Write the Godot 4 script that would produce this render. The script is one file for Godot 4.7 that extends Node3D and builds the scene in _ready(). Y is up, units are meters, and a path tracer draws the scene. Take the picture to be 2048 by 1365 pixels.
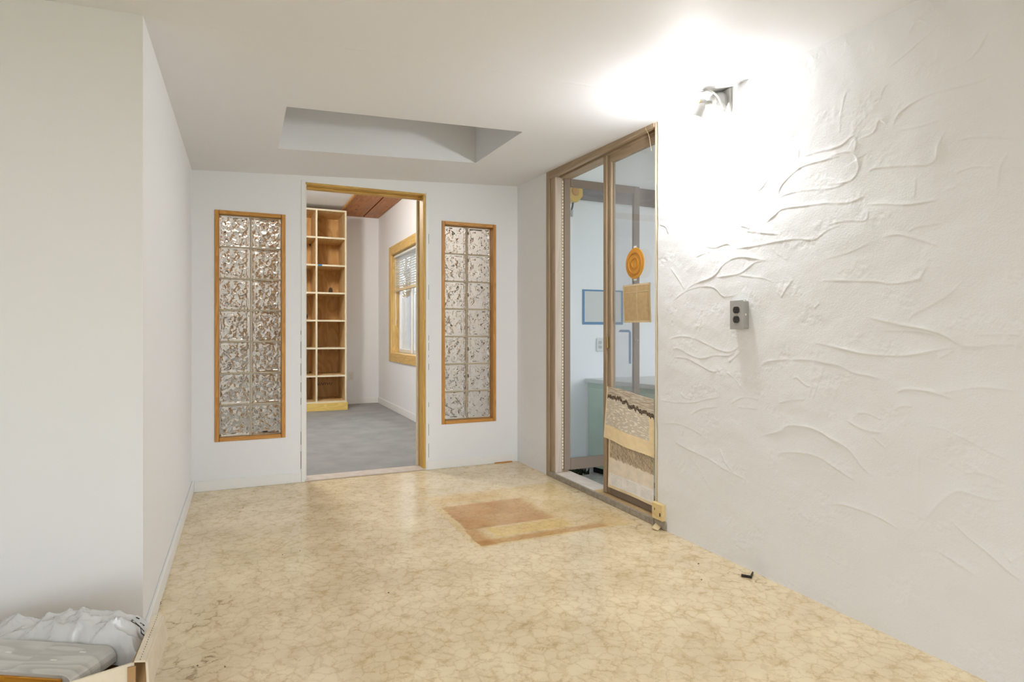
extends Node3D
# Empty vinyl-floored room: glass block sidelights, doorway to a study, sliding door to a patio, trowelled plaster wall with a bare bulb.

const F := 1200.0
const CX := 1024.0
const CY := 664.0
const EYE := 1.02
const XL := -0.29        # left wall face
const XR := 1.98         # right wall face
const ZB := -4.297       # back wall face
const ZB2 := -4.435      # its other side, in the study
const ZN := -2.243       # face of the short wall at the left
const DOOR_A := -3.80    # sliding door opening, far end
const DOOR_B := -2.575   # near end
var CO := cos(atan(540.0 / 1200.0))
var SI := sin(atan(540.0 / 1200.0))
var M := {}
var used := {}

# ---------------------------------------------------------------- pixels to places
func ray(u: float, v: float) -> Vector3:
	var a := (u - CX) / F
	return Vector3(a * CO + SI, (CY - v) / F, a * SI - CO)

func eye() -> Vector3:
	return Vector3(0, EYE, 0)

func on_y(u: float, v: float, y := 0.0) -> Vector3:
	var d := ray(u, v)
	return eye() + d * ((y - EYE) / d.y)

func on_x(u: float, v: float, x: float) -> Vector3:
	var d := ray(u, v)
	return eye() + d * (x / d.x)

func on_z(u: float, v: float, z: float) -> Vector3:
	var d := ray(u, v)
	return eye() + d * (z / d.z)

func ceil_y(x: float, z: float) -> float:
	var zz := clampf(z, -4.6, 0.0)
	var l := 2.036 + (ZN - minf(zz, ZN)) * 0.005
	var r := 2.052 - 0.0268 * zz
	return lerpf(l, r, clampf((x - XL) / (XR - XL), -0.6, 1.1))

# ---------------------------------------------------------------- mesh helpers
func mb() -> SurfaceTool:
	var st := SurfaceTool.new()
	st.begin(Mesh.PRIMITIVE_TRIANGLES)
	return st

func vert(st: SurfaceTool, p: Vector3, n: Vector3, uv: Vector2) -> void:
	st.set_normal(n)
	st.set_uv(uv)
	st.add_vertex(p)

# one triangle, wound so that n is its outside
func tri(st: SurfaceTool, a: Vector3, b: Vector3, c: Vector3, n: Vector3, ua := Vector2.ZERO, ub := Vector2.ZERO, uc := Vector2.ZERO) -> void:
	if (b - a).cross(c - a).dot(n) > 0.0:
		vert(st, a, n, ua); vert(st, c, n, uc); vert(st, b, n, ub)
	else:
		vert(st, a, n, ua); vert(st, b, n, ub); vert(st, c, n, uc)

func quad(st: SurfaceTool, p: Array, out: Vector3, uv := []) -> void:
	var a: Vector3 = p[0]; var b: Vector3 = p[1]; var c: Vector3 = p[2]; var d: Vector3 = p[3]
	var n := (c - a).cross(d - b).normalized()
	if n.dot(out) < 0.0: n = -n
	var t = uv if uv.size() == 4 else [Vector2(0, 0), Vector2((b - a).length(), 0), Vector2((b - a).length(), (d - a).length()), Vector2(0, (d - a).length())]
	tri(st, a, b, c, n, t[0], t[1], t[2])
	tri(st, a, c, d, n, t[0], t[2], t[3])

func face_uv(p: Vector3, n: Vector3, grain: int, off: Vector2) -> Vector2:
	var k := n.abs().max_axis_index()
	var g := grain if grain != k else (1 if k != 1 else 2)
	var o := 3 - k - g
	return Vector2(p[o], p[g]) + off

# box with chamfered edges; uv in metres with v along the grain axis
func cbox(st: SurfaceTool, c: Vector3, s: Vector3, bev := 0.003, grain := 1, b := Basis(), off := Vector2.ZERO) -> void:
	var h := s / 2.0
	bev = minf(bev, minf(h.x, minf(h.y, h.z)) * 0.8)
	for k in 3:
		var i := (k + 1) % 3
		var j := (k + 2) % 3
		for sg in [-1.0, 1.0]:
			var n := Vector3.ZERO
			n[k] = sg
			var pts := []
			for q in [[-1.0, -1.0], [1.0, -1.0], [1.0, 1.0], [-1.0, 1.0]]:
				var p := Vector3.ZERO
				p[k] = sg * h[k]; p[i] = q[0] * (h[i] - bev); p[j] = q[1] * (h[j] - bev)
				pts.append(p)
			put_face(st, pts, n, c, b, grain, off)
			if bev > 0.0:
				# the chamfer between face k (sg) and face i (sj)
				for sj in [-1.0, 1.0]:
					var m := Vector3.ZERO
					m[k] = sg; m[i] = sj
					var e := []
					for q in [[0, -1.0], [1, -1.0], [1, 1.0], [0, 1.0]]:
						var p := Vector3.ZERO
						p[k] = sg * (h[k] - (bev if q[0] == 1 else 0.0))
						p[i] = sj * (h[i] - (bev if q[0] == 0 else 0.0))
						p[j] = q[1] * (h[j] - bev)
						e.append(p)
					put_face(st, e, m.normalized(), c, b, grain, off)
	if bev > 0.0:
		for sx in [-1.0, 1.0]:
			for sy in [-1.0, 1.0]:
				for sz in [-1.0, 1.0]:
					var n := Vector3(sx, sy, sz).normalized()
					var p1 := Vector3(sx * h.x, sy * (h.y - bev), sz * (h.z - bev))
					var p2 := Vector3(sx * (h.x - bev), sy * h.y, sz * (h.z - bev))
					var p3 := Vector3(sx * (h.x - bev), sy * (h.y - bev), sz * h.z)
					tri(st, c + b * p1, c + b * p2, c + b * p3, b * n, face_uv(p1 + c, n, grain, off), face_uv(p2 + c, n, grain, off), face_uv(p3 + c, n, grain, off))

func put_face(st: SurfaceTool, p: Array, n: Vector3, c: Vector3, b: Basis, grain: int, off: Vector2) -> void:
	var w := []
	var t := []
	for q in p:
		w.append(c + b * q)
		t.append(face_uv(q + c, n, grain, off))
	tri(st, w[0], w[1], w[2], b * n, t[0], t[1], t[2])
	tri(st, w[0], w[2], w[3], b * n, t[0], t[2], t[3])

# box between two corners
func span(st: SurfaceTool, a: Vector3, z: Vector3, bev := 0.003, grain := 1, off := Vector2.ZERO) -> void:
	cbox(st, (a + z) / 2.0, (z - a).abs(), bev, grain, Basis(), off)

func tube(st: SurfaceTool, pts: Array, r: float, sides := 8, r2 := -1.0) -> void:
	if r2 < 0.0: r2 = r
	var rings := []
	var side := Vector3.ZERO
	for k in pts.size():
		var t: Vector3 = (pts[mini(k + 1, pts.size() - 1)] - pts[maxi(k - 1, 0)]).normalized()
		if side == Vector3.ZERO:
			side = t.cross(Vector3(0.31, 0.87, 0.37)).normalized()
		side = (side - t * side.dot(t)).normalized()
		var up := t.cross(side)
		var ring := []
		var rr := lerpf(r, r2, float(k) / maxf(1.0, pts.size() - 1))
		for s in sides:
			var an := TAU * s / sides
			ring.append([pts[k] + (side * cos(an) + up * sin(an)) * rr, side * cos(an) + up * sin(an)])
		rings.append(ring)
	for k in rings.size() - 1:
		for s in sides:
			var a = rings[k][s]; var b = rings[k][(s + 1) % sides]; var c = rings[k + 1][(s + 1) % sides]; var d = rings[k + 1][s]
			smooth_quad(st, a, b, c, d)
	for k in [0, rings.size() - 1]:
		var n: Vector3 = (pts[0] - pts[1]).normalized() if k == 0 else (pts[k] - pts[k - 1]).normalized()
		for s in sides:
			tri(st, pts[k], rings[k][s][0], rings[k][(s + 1) % sides][0], n)

func smooth_quad(st: SurfaceTool, a, b, c, d, ua := Vector2.ZERO, ub := Vector2.ZERO, uc := Vector2.ZERO, ud := Vector2.ZERO) -> void:
	smooth_tri(st, a, b, c, ua, ub, uc)
	smooth_tri(st, a, c, d, ua, uc, ud)

func smooth_tri(st: SurfaceTool, a, b, c, ua: Vector2, ub: Vector2, uc: Vector2) -> void:
	var g: Vector3 = (b[0] - a[0]).cross(c[0] - a[0])
	var n: Vector3 = a[1] + b[1] + c[1]
	if g.dot(n) > 0.0:
		vert(st, a[0], a[1], ua); vert(st, c[0], c[1], uc); vert(st, b[0], b[1], ub)
	else:
		vert(st, a[0], a[1], ua); vert(st, b[0], b[1], ub); vert(st, c[0], c[1], uc)

# a profile of (radius, height) turned round the y axis of b at c
func lathe(st: SurfaceTool, prof: Array, c: Vector3, b := Basis(), seg := 24) -> void:
	for k in prof.size() - 1:
		var p: Vector2 = prof[k]
		var q: Vector2 = prof[k + 1]
		var t := (q - p).normalized()
		var n2 := Vector2(t.y, -t.x)
		for s in seg:
			var a0 := TAU * s / seg
			var a1 := TAU * (s + 1) / seg
			var d0 := Vector3(cos(a0), 0, sin(a0))
			var d1 := Vector3(cos(a1), 0, sin(a1))
			var e0 := b * (d0 * n2.x + Vector3.UP * n2.y)
			var e1 := b * (d1 * n2.x + Vector3.UP * n2.y)
			smooth_quad(st, [c + b * (d0 * p.x + Vector3.UP * p.y), e0], [c + b * (d1 * p.x + Vector3.UP * p.y), e1], [c + b * (d1 * q.x + Vector3.UP * q.y), e1], [c + b * (d0 * q.x + Vector3.UP * q.y), e0])

# a bent sheet: f(u, v) gives the place; both faces, thick metres apart
func sheet(st: SurfaceTool, nu: int, nv: int, f: Callable, thick := 0.0008) -> void:
	var P := []
	for j in nv + 1:
		var row := []
		for i in nu + 1:
			row.append(f.call(float(i) / nu, float(j) / nv))
		P.append(row)
	var N := []
	for j in nv + 1:
		var row := []
		for i in nu + 1:
			var du: Vector3 = P[j][mini(i + 1, nu)] - P[j][maxi(i - 1, 0)]
			var dv: Vector3 = P[mini(j + 1, nv)][i] - P[maxi(j - 1, 0)][i]
			row.append(du.cross(dv).normalized())
		N.append(row)
	for sg in [1.0, -1.0]:
		for j in nv:
			for i in nu:
				var q := []
				var t := []
				for o in [[0, 0], [1, 0], [1, 1], [0, 1]]:
					var n: Vector3 = N[j + o[1]][i + o[0]] * sg
					q.append([P[j + o[1]][i + o[0]] + n * thick / 2.0, n])
					t.append(Vector2(float(i + o[0]) / nu, float(j + o[1]) / nv))
				smooth_quad(st, q[0], q[1], q[2], q[3], t[0], t[1], t[2], t[3])
	# rim
	var rim := []
	for i in nu: rim.append([0, i, 0, i + 1])
	for i in nu: rim.append([nv, i, nv, i + 1])
	for j in nv: rim.append([j, 0, j + 1, 0])
	for j in nv: rim.append([j, nu, j + 1, nu])
	var mid: Vector3 = P[nv / 2][nu / 2]
	for e in rim:
		var a: Vector3 = P[e[0]][e[1]]; var b: Vector3 = P[e[2]][e[3]]
		var na: Vector3 = N[e[0]][e[1]] * thick / 2.0; var nb: Vector3 = N[e[2]][e[3]] * thick / 2.0
		var uva := Vector2(float(e[1]) / nu, float(e[0]) / nv)
		quad(st, [a - na, b - nb, b + nb, a + na], a - mid, [uva, uva, uva, uva])

# convex polygon in a plane given by points, extruded by the vector ex
func prism(st: SurfaceTool, pts: Array, ex: Vector3) -> void:
	var c := Vector3.ZERO
	for p in pts: c += p
	c /= pts.size()
	for k in pts.size():
		var a: Vector3 = pts[k]; var b: Vector3 = pts[(k + 1) % pts.size()]
		tri(st, c, a, b, -ex.normalized(), Vector2(c.x + c.z, c.y), Vector2(a.x + a.z, a.y), Vector2(b.x + b.z, b.y))
		tri(st, c + ex, a + ex, b + ex, ex.normalized(), Vector2(c.x + c.z, c.y), Vector2(a.x + a.z, a.y), Vector2(b.x + b.z, b.y))
		quad(st, [a, b, b + ex, a + ex], (a + b) / 2.0 - c)

# a wall slab split round its holes. axis 2: runs along x, thickness z0..z1; axis 0: runs along z, thickness x0..x1
func wall_box(st: SurfaceTool, axis: int, t0: float, t1: float, a0: float, a1: float, y0: float, y1: float, holes := []) -> void:
	var A := [a0, a1]
	var Y := [y0, y1]
	for h in holes:
		for q in [h[0], h[1]]:
			if q > a0 and q < a1 and not A.has(q): A.append(q)
		for q in [h[2], h[3]]:
			if q > y0 and q < y1 and not Y.has(q): Y.append(q)
	A.sort()
	Y.sort()
	for i in A.size() - 1:
		for j in Y.size() - 1:
			var ca: float = (A[i] + A[i + 1]) / 2.0
			var cy: float = (Y[j] + Y[j + 1]) / 2.0
			var open := false
			for h in holes:
				if ca > h[0] and ca < h[1] and cy > h[2] and cy < h[3]: open = true
			if open: continue
			if axis == 2:
				span(st, Vector3(A[i], Y[j], t0), Vector3(A[i + 1], Y[j + 1], t1), 0.0)
			else:
				span(st, Vector3(t0, Y[j], A[i]), Vector3(t1, Y[j + 1], A[i + 1]), 0.0)

# ---------------------------------------------------------------- nodes
func numbered(called: String) -> String:
	if not used.has(called):
		used[called] = 0
		return called
	used[called] += 1
	return "%s_%03d" % [called, used[called]]

# shapes are written in world places; the node stands at its parent's base
func obj(called: String, st: SurfaceTool, m: Material, parent: Node3D = null) -> MeshInstance3D:
	st.set_material(m)
	return obj_mesh(called, st.commit(), m, parent)

func obj_mesh(called: String, mesh: Mesh, m: Material, parent: Node3D = null) -> MeshInstance3D:
	var o := MeshInstance3D.new()
	o.mesh = mesh
	o.material_override = m
	if parent == null:
		o.name = numbered(called)
		add_child(o, true)
	else:
		o.name = called
		parent.add_child(o, true)
		var p := Vector3.ZERO
		var k: Node = parent
		while k is Node3D and k != self:
			p += (k as Node3D).position
			k = k.get_parent()
		o.position = -p
	return o

func tag(o: Node3D, label: String, category: String, group := "", kind := "") -> Node3D:
	o.set_meta("label", label)
	o.set_meta("category", category)
	if group != "": o.set_meta("group", group)
	if kind != "": o.set_meta("kind", kind)
	return o

func thing(called: String, label: String, category: String, at := Vector3.ZERO, group := "", kind := "") -> Node3D:
	var o := Node3D.new()
	o.name = numbered(called)
	add_child(o, true)
	o.position = at
	tag(o, label, category, group, kind)
	return o

func structure(called: String, st: SurfaceTool, m: Material, label: String, category: String) -> MeshInstance3D:
	var o := obj(called, st, m)
	tag(o, label, category, "", "structure")
	return o

# ---------------------------------------------------------------- materials
func rgb(r: int, g: int, b: int) -> Color:
	return Color8(r, g, b)

func mat(c: Color, rough := 0.6, tex: Texture2D = null, spec := 0.5) -> StandardMaterial3D:
	var m := StandardMaterial3D.new()
	m.albedo_color = c
	m.roughness = rough
	m.metallic_specular = spec
	if tex: m.albedo_texture = tex
	return m

func relief(m: StandardMaterial3D, tex: Texture2D, scale_cm: float, per_m: float) -> StandardMaterial3D:
	# a bump that is looked up in world places
	m.heightmap_enabled = true
	m.heightmap_texture = tex
	m.heightmap_scale = scale_cm
	m.uv1_triplanar = true
	m.uv1_world_triplanar = true
	m.uv1_scale = Vector3.ONE * per_m
	return m

func noise_tex(freq: float, octaves: int, size: int, s: int, type := FastNoiseLite.TYPE_SIMPLEX_SMOOTH) -> ImageTexture:
	var n := FastNoiseLite.new()
	n.seed = s
	n.noise_type = type
	n.frequency = freq
	n.fractal_type = FastNoiseLite.FRACTAL_FBM
	n.fractal_octaves = octaves
	var im := n.get_seamless_image(size, size)
	return ImageTexture.create_from_image(im)

# wood: v runs along the grain
func wood_tex(w: int, h: int, dark: Color, light: Color, s: int, rings := 9.0, knots := 0, streak := 0.5) -> ImageTexture:
	var n := FastNoiseLite.new()
	n.seed = s
	n.noise_type = FastNoiseLite.TYPE_SIMPLEX_SMOOTH
	n.frequency = 1.0
	n.fractal_octaves = 3
	var rng := RandomNumberGenerator.new()
	rng.seed = s * 77 + 5
	var K := []
	for k in knots:
		K.append([rng.randf() * w, rng.randf() * h, rng.randf_range(0.008, 0.022) * w + 1.5])
	var data := PackedByteArray()
	data.resize(w * h * 3)
	var kd := Color(dark.r * 0.42, dark.g * 0.38, dark.b * 0.35)
	var at := 0
	for y in h:
		for x in w:
			var fx := float(x) / w
			var fy := float(y) / h
			var bend := n.get_noise_2d(fx * 1.6, fy * 1.1) * 0.5
			var kk := 0.0
			for k in K:
				var dx: float = x - k[0]
				var dy: float = (y - k[1]) * 0.55
				var d: float = sqrt(dx * dx + dy * dy) / k[2]
				if d < 6.0:
					bend += 0.55 * exp(-d * 0.55) * signf(dx) * 0.4
					kk = maxf(kk, 1.0 - smoothstep(0.8, 1.5, d))
			var r := fposmod((fx + bend) * rings, 1.0)
			r = 1.0 - smoothstep(0.0, 0.75, r) * (1.0 - smoothstep(0.86, 1.0, r))
			var fine := n.get_noise_2d(fx * 60.0 + 9.0, fy * 2.5) * 0.5 + 0.5
			var t := clampf(0.55 * r + streak * (fine - 0.5) + 0.25, 0.0, 1.0)
			var c := light.lerp(dark, t).lerp(kd, kk)
			data[at] = int(clampf(c.r, 0, 1) * 255.0)
			data[at + 1] = int(clampf(c.g, 0, 1) * 255.0)
			data[at + 2] = int(clampf(c.b, 0, 1) * 255.0)
			at += 3
	return ImageTexture.create_from_image(Image.create_from_data(w, h, false, Image.FORMAT_RGB8, data))

func wood_mat(dark: Color, light: Color, s: int, rough := 0.55, per_m := Vector2(4, 1.2), rings := 9.0, knots := 0, streak := 0.5, w := 160, h := 400) -> StandardMaterial3D:
	var m := mat(Color.WHITE, rough, wood_tex(w, h, dark, light, s, rings, knots, streak))
	m.uv1_scale = Vector3(per_m.x, per_m.y, 1)
	return m

# blotched paint or concrete: two tones mixed by seamless noise, in world places
func blotch_mat(a: Color, b: Color, s: int, rough: float, per_m: float, freq := 0.012, octaves := 5) -> StandardMaterial3D:
	var n := FastNoiseLite.new()
	n.seed = s
	n.noise_type = FastNoiseLite.TYPE_SIMPLEX_SMOOTH
	n.frequency = freq
	n.fractal_octaves = octaves
	var im := n.get_seamless_image(384, 384)
	im.convert(Image.FORMAT_L8)
	var src := im.get_data()
	var data := PackedByteArray()
	data.resize(src.size() * 3)
	for k in src.size():
		var c := a.lerp(b, src[k] / 255.0)
		data[k * 3] = int(c.r * 255.0)
		data[k * 3 + 1] = int(c.g * 255.0)
		data[k * 3 + 2] = int(c.b * 255.0)
	var m := mat(Color.WHITE, rough, ImageTexture.create_from_image(Image.create_from_data(384, 384, false, Image.FORMAT_RGB8, data)))
	m.uv1_triplanar = true
	m.uv1_world_triplanar = true
	m.uv1_scale = Vector3.ONE * per_m
	return m

func make_materials() -> void:
	var lump := noise_tex(0.012, 4, 384, 4)
	var fine := noise_tex(0.06, 4, 384, 9)
	M.wall = relief(mat(rgb(240, 240, 241), 0.62), lump, 0.06, 1.6)
	M.ceiling = relief(mat(rgb(239, 239, 241), 0.6), lump, 0.05, 1.1)
	M.plaster = relief(mat(rgb(240, 240, 241), 0.5), fine, 0.035, 5.0)
	M.trim = mat(rgb(241, 240, 237), 0.42)
	M.fir = wood_mat(rgb(184, 124, 52), rgb(216, 160, 82), 3, 0.45, Vector2(6, 1.1), 6.0)
	M.pine = wood_mat(rgb(186, 138, 58), rgb(222, 184, 100), 5, 0.5, Vector2(7, 0.9), 5.0)
	M.casing = wood_mat(rgb(196, 156, 88), rgb(226, 192, 124), 6, 0.5, Vector2(5, 0.9), 5.0)
	M.shelf_edge = wood_mat(rgb(214, 200, 168), rgb(238, 229, 206), 8, 0.6, Vector2(7, 0.8), 4.0, 0, 0.3)
	M.shelf_in = wood_mat(rgb(216, 178, 122), rgb(240, 212, 162), 9, 0.6, Vector2(2.2, 1.0), 5.0)
	M.ply = wood_mat(rgb(204, 154, 90), rgb(232, 190, 126), 12, 0.6, Vector2(1.1, 0.55), 7.0, 8, 0.45, 260, 520)
	M.plinth = wood_mat(rgb(214, 180, 92), rgb(236, 206, 124), 14, 0.5, Vector2(4, 1.0), 4.0)
	M.plank_ceiling = wood_mat(rgb(158, 94, 42), rgb(198, 130, 66), 17, 0.5, Vector2(3.2, 0.6), 5.0, 5, 0.7, 200, 500)
	M.bronze = wood_mat(rgb(156, 134, 108), rgb(176, 154, 126), 21, 0.5, Vector2(4, 0.7), 3.0, 0, 0.4)
	M.bronze_light = wood_mat(rgb(178, 162, 146), rgb(198, 182, 166), 22, 0.55, Vector2(4, 0.7), 3.0, 0, 0.4)
	M.screen_frame = mat(rgb(132, 114, 98), 0.5)
	M.sill = blotch_mat(rgb(140, 130, 116), rgb(178, 168, 152), 24, 0.6, 3.0, 0.02)
	M.sill_top = blotch_mat(rgb(204, 190, 176), rgb(222, 210, 198), 26, 0.55, 2.0)
	M.concrete = blotch_mat(rgb(138, 139, 138), rgb(160, 160, 158), 28, 0.55, 0.7)
	M.patio_floor = blotch_mat(rgb(186, 180, 172), rgb(236, 230, 222), 33, 0.8, 1.4, 0.02)
	M.beam = wood_mat(rgb(104, 88, 86), rgb(134, 118, 114), 35, 0.7, Vector2(2, 0.6), 4.0)
	M.cabinet = blotch_mat(rgb(168, 192, 168), rgb(188, 208, 184), 36, 0.5, 1.0)
	M.counter = mat(rgb(206, 206, 200), 0.5)
	M.moss = blotch_mat(rgb(38, 40, 30), rgb(84, 104, 62), 38, 0.95, 2.5, 0.04)
	M.mortar = relief(blotch_mat(rgb(176, 162, 138), rgb(206, 194, 170), 40, 0.8, 6.0, 0.04), fine, 0.08, 6.0)
	M.blue_tape = mat(rgb(56, 118, 164), 0.7)
	M.sheet_grey = mat(rgb(208, 206, 201), 0.7)
	M.grey_plastic = mat(rgb(212, 212, 210), 0.45)
	M.steel = mat(rgb(176, 174, 170), 0.45)
	M.steel.metallic = 0.35
	M.socket_dark = mat(rgb(46, 40, 36), 0.45)
	M.slot = mat(rgb(14, 13, 12), 0.7)
	M.white_plastic = mat(rgb(228, 226, 220), 0.4)
	M.lamp_paint_darkened = mat(rgb(142, 139, 133), 0.55)  # off-white holder coloured darker grey to offset the bulb's glare
	M.wire = mat(rgb(180, 176, 168), 0.5)
	M.brass = mat(rgb(190, 170, 120), 0.35)
	M.brass.metallic = 0.8
	M.black = mat(rgb(30, 28, 26), 0.5)
	M.yellow = mat(rgb(222, 178, 44), 0.4)
	M.orange_disc = mat(rgb(206, 144, 44), 0.7)
	M.orange_ring = mat(rgb(188, 124, 34), 0.7)
	M.kraft = blotch_mat(rgb(188, 158, 112), rgb(204, 176, 130), 43, 0.8, 6.0)
	M.kraft_light = mat(rgb(214, 192, 154), 0.8)
	M.card = blotch_mat(rgb(222, 208, 184), rgb(234, 222, 200), 45, 0.75, 4.0)
	M.card_in = blotch_mat(rgb(166, 130, 86), rgb(184, 148, 102), 46, 0.85, 4.0)
	M.weathered = wood_mat(rgb(176, 173, 166), rgb(216, 213, 206), 48, 0.35, Vector2(3.5, 1.3), 6.0, 2, 0.35)
	M.foam = mat(rgb(52, 51, 52), 0.85)
	M.orange_wood = wood_mat(rgb(196, 128, 32), rgb(224, 160, 58), 50, 0.5, Vector2(8, 2), 4.0)
	M.chip = mat(rgb(226, 206, 164), 0.7)
	M.block = wood_mat(rgb(214, 186, 128), rgb(234, 210, 156), 52, 0.6, Vector2(8, 3), 3.0)
	M.leaf = mat(rgb(96, 78, 54), 0.9)
	M.fence = wood_mat(rgb(128, 134, 142), rgb(172, 178, 186), 54, 0.8, Vector2(5, 0.8), 5.0)
	M.grass = blotch_mat(rgb(86, 98, 62), rgb(128, 132, 96), 56, 0.95, 0.5)
	M.leaves = mat(rgb(128, 140, 104), 0.8)
	M.bark = mat(rgb(110, 98, 84), 0.9)
	M.roof = mat(rgb(150, 146, 140), 0.9)
	M.stucco = blotch_mat(rgb(206, 202, 194), rgb(220, 216, 208), 58, 0.9, 1.0)
	# panes
	M.glass = StandardMaterial3D.new()
	M.glass.transparency = BaseMaterial3D.TRANSPARENCY_ALPHA
	M.glass.albedo_color = Color(0.86, 0.9, 0.93, 0.03)
	M.glass.roughness = 0.02
	M.dusty_glass = StandardMaterial3D.new()
	M.dusty_glass.transparency = BaseMaterial3D.TRANSPARENCY_ALPHA
	M.dusty_glass.albedo_color = Color(0.66, 0.66, 0.68, 0.2)
	M.dusty_glass.roughness = 0.03
	M.screen_mesh = StandardMaterial3D.new()
	M.screen_mesh.transparency = BaseMaterial3D.TRANSPARENCY_ALPHA
	M.screen_mesh.albedo_color = Color(0.62, 0.66, 0.68, 0.16)
	M.screen_mesh.roughness = 0.6
	M.block_glass = StandardMaterial3D.new()
	M.block_glass.refraction_enabled = true
	M.block_glass.refraction_scale = 0.05
	M.block_glass.transparency = BaseMaterial3D.TRANSPARENCY_ALPHA
	M.block_glass.albedo_color = Color(0.90, 0.885, 0.855, 0.0)
	M.block_glass.roughness = 0.1
	M.bag = StandardMaterial3D.new()
	M.bag.transparency = BaseMaterial3D.TRANSPARENCY_ALPHA
	M.bag.albedo_color = Color(0.96, 0.96, 0.96, 0.6)
	M.bag.roughness = 0.26
	M.bag.metallic_specular = 0.7
	M.bulb = mat(rgb(255, 252, 244), 0.4)
	M.bulb.emission_enabled = true
	M.bulb.emission = rgb(255, 244, 226)
	M.bulb.emission_energy_multiplier = 6.0
	M.globe = mat(rgb(255, 252, 246), 0.6)
	M.globe.emission_enabled = true
	M.globe.emission = rgb(255, 250, 240)
	M.globe.emission_energy_multiplier = 3.0
	M.added_panel_glow = mat(rgb(255, 252, 246), 0.5)
	M.added_panel_glow.emission_enabled = true
	M.added_panel_glow.emission = rgb(255, 244, 226)
	M.added_panel_glow.emission_energy_multiplier = 2.0

# ---------------------------------------------------------------- floor
const FX0 := -0.5
const FX1 := 2.0
const FZ0 := -4.32
const FZ1 := -0.92
const FS := 600.0        # texture pixels a metre

func vinyl_images() -> Array:
	var w := int((FX1 - FX0) * FS)
	var h := int((FZ1 - FZ0) * FS)
	var cell := FastNoiseLite.new()
	cell.seed = 11
	cell.noise_type = FastNoiseLite.TYPE_CELLULAR
	cell.cellular_return_type = FastNoiseLite.RETURN_DISTANCE2_SUB
	cell.cellular_jitter = 1.0
	cell.frequency = 1.0 / 30.0
	cell.fractal_type = FastNoiseLite.FRACTAL_NONE
	cell.domain_warp_enabled = true
	cell.domain_warp_amplitude = 34.0
	cell.domain_warp_frequency = 0.03
	cell.domain_warp_fractal_octaves = 5
	var a := cell.get_image(w, h, false, false, false)
	cell.seed = 23
	cell.frequency = 1.0 / 15.0
	cell.domain_warp_amplitude = 20.0
	cell.domain_warp_frequency = 0.06
	var b := cell.get_image(w, h, false, false, false)
	var cloud := FastNoiseLite.new()
	cloud.seed = 5
	cloud.frequency = 1.0 / 60.0
	cloud.fractal_octaves = 5
	var c := cloud.get_image(w, h)
	cloud.seed = 8
	cloud.frequency = 1.0 / 260.0
	var d := cloud.get_image(w, h)
	for im in [a, b, c, d]: im.convert(Image.FORMAT_L8)
	return [w, h, a.get_data(), b.get_data(), c.get_data(), d.get_data()]

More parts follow.
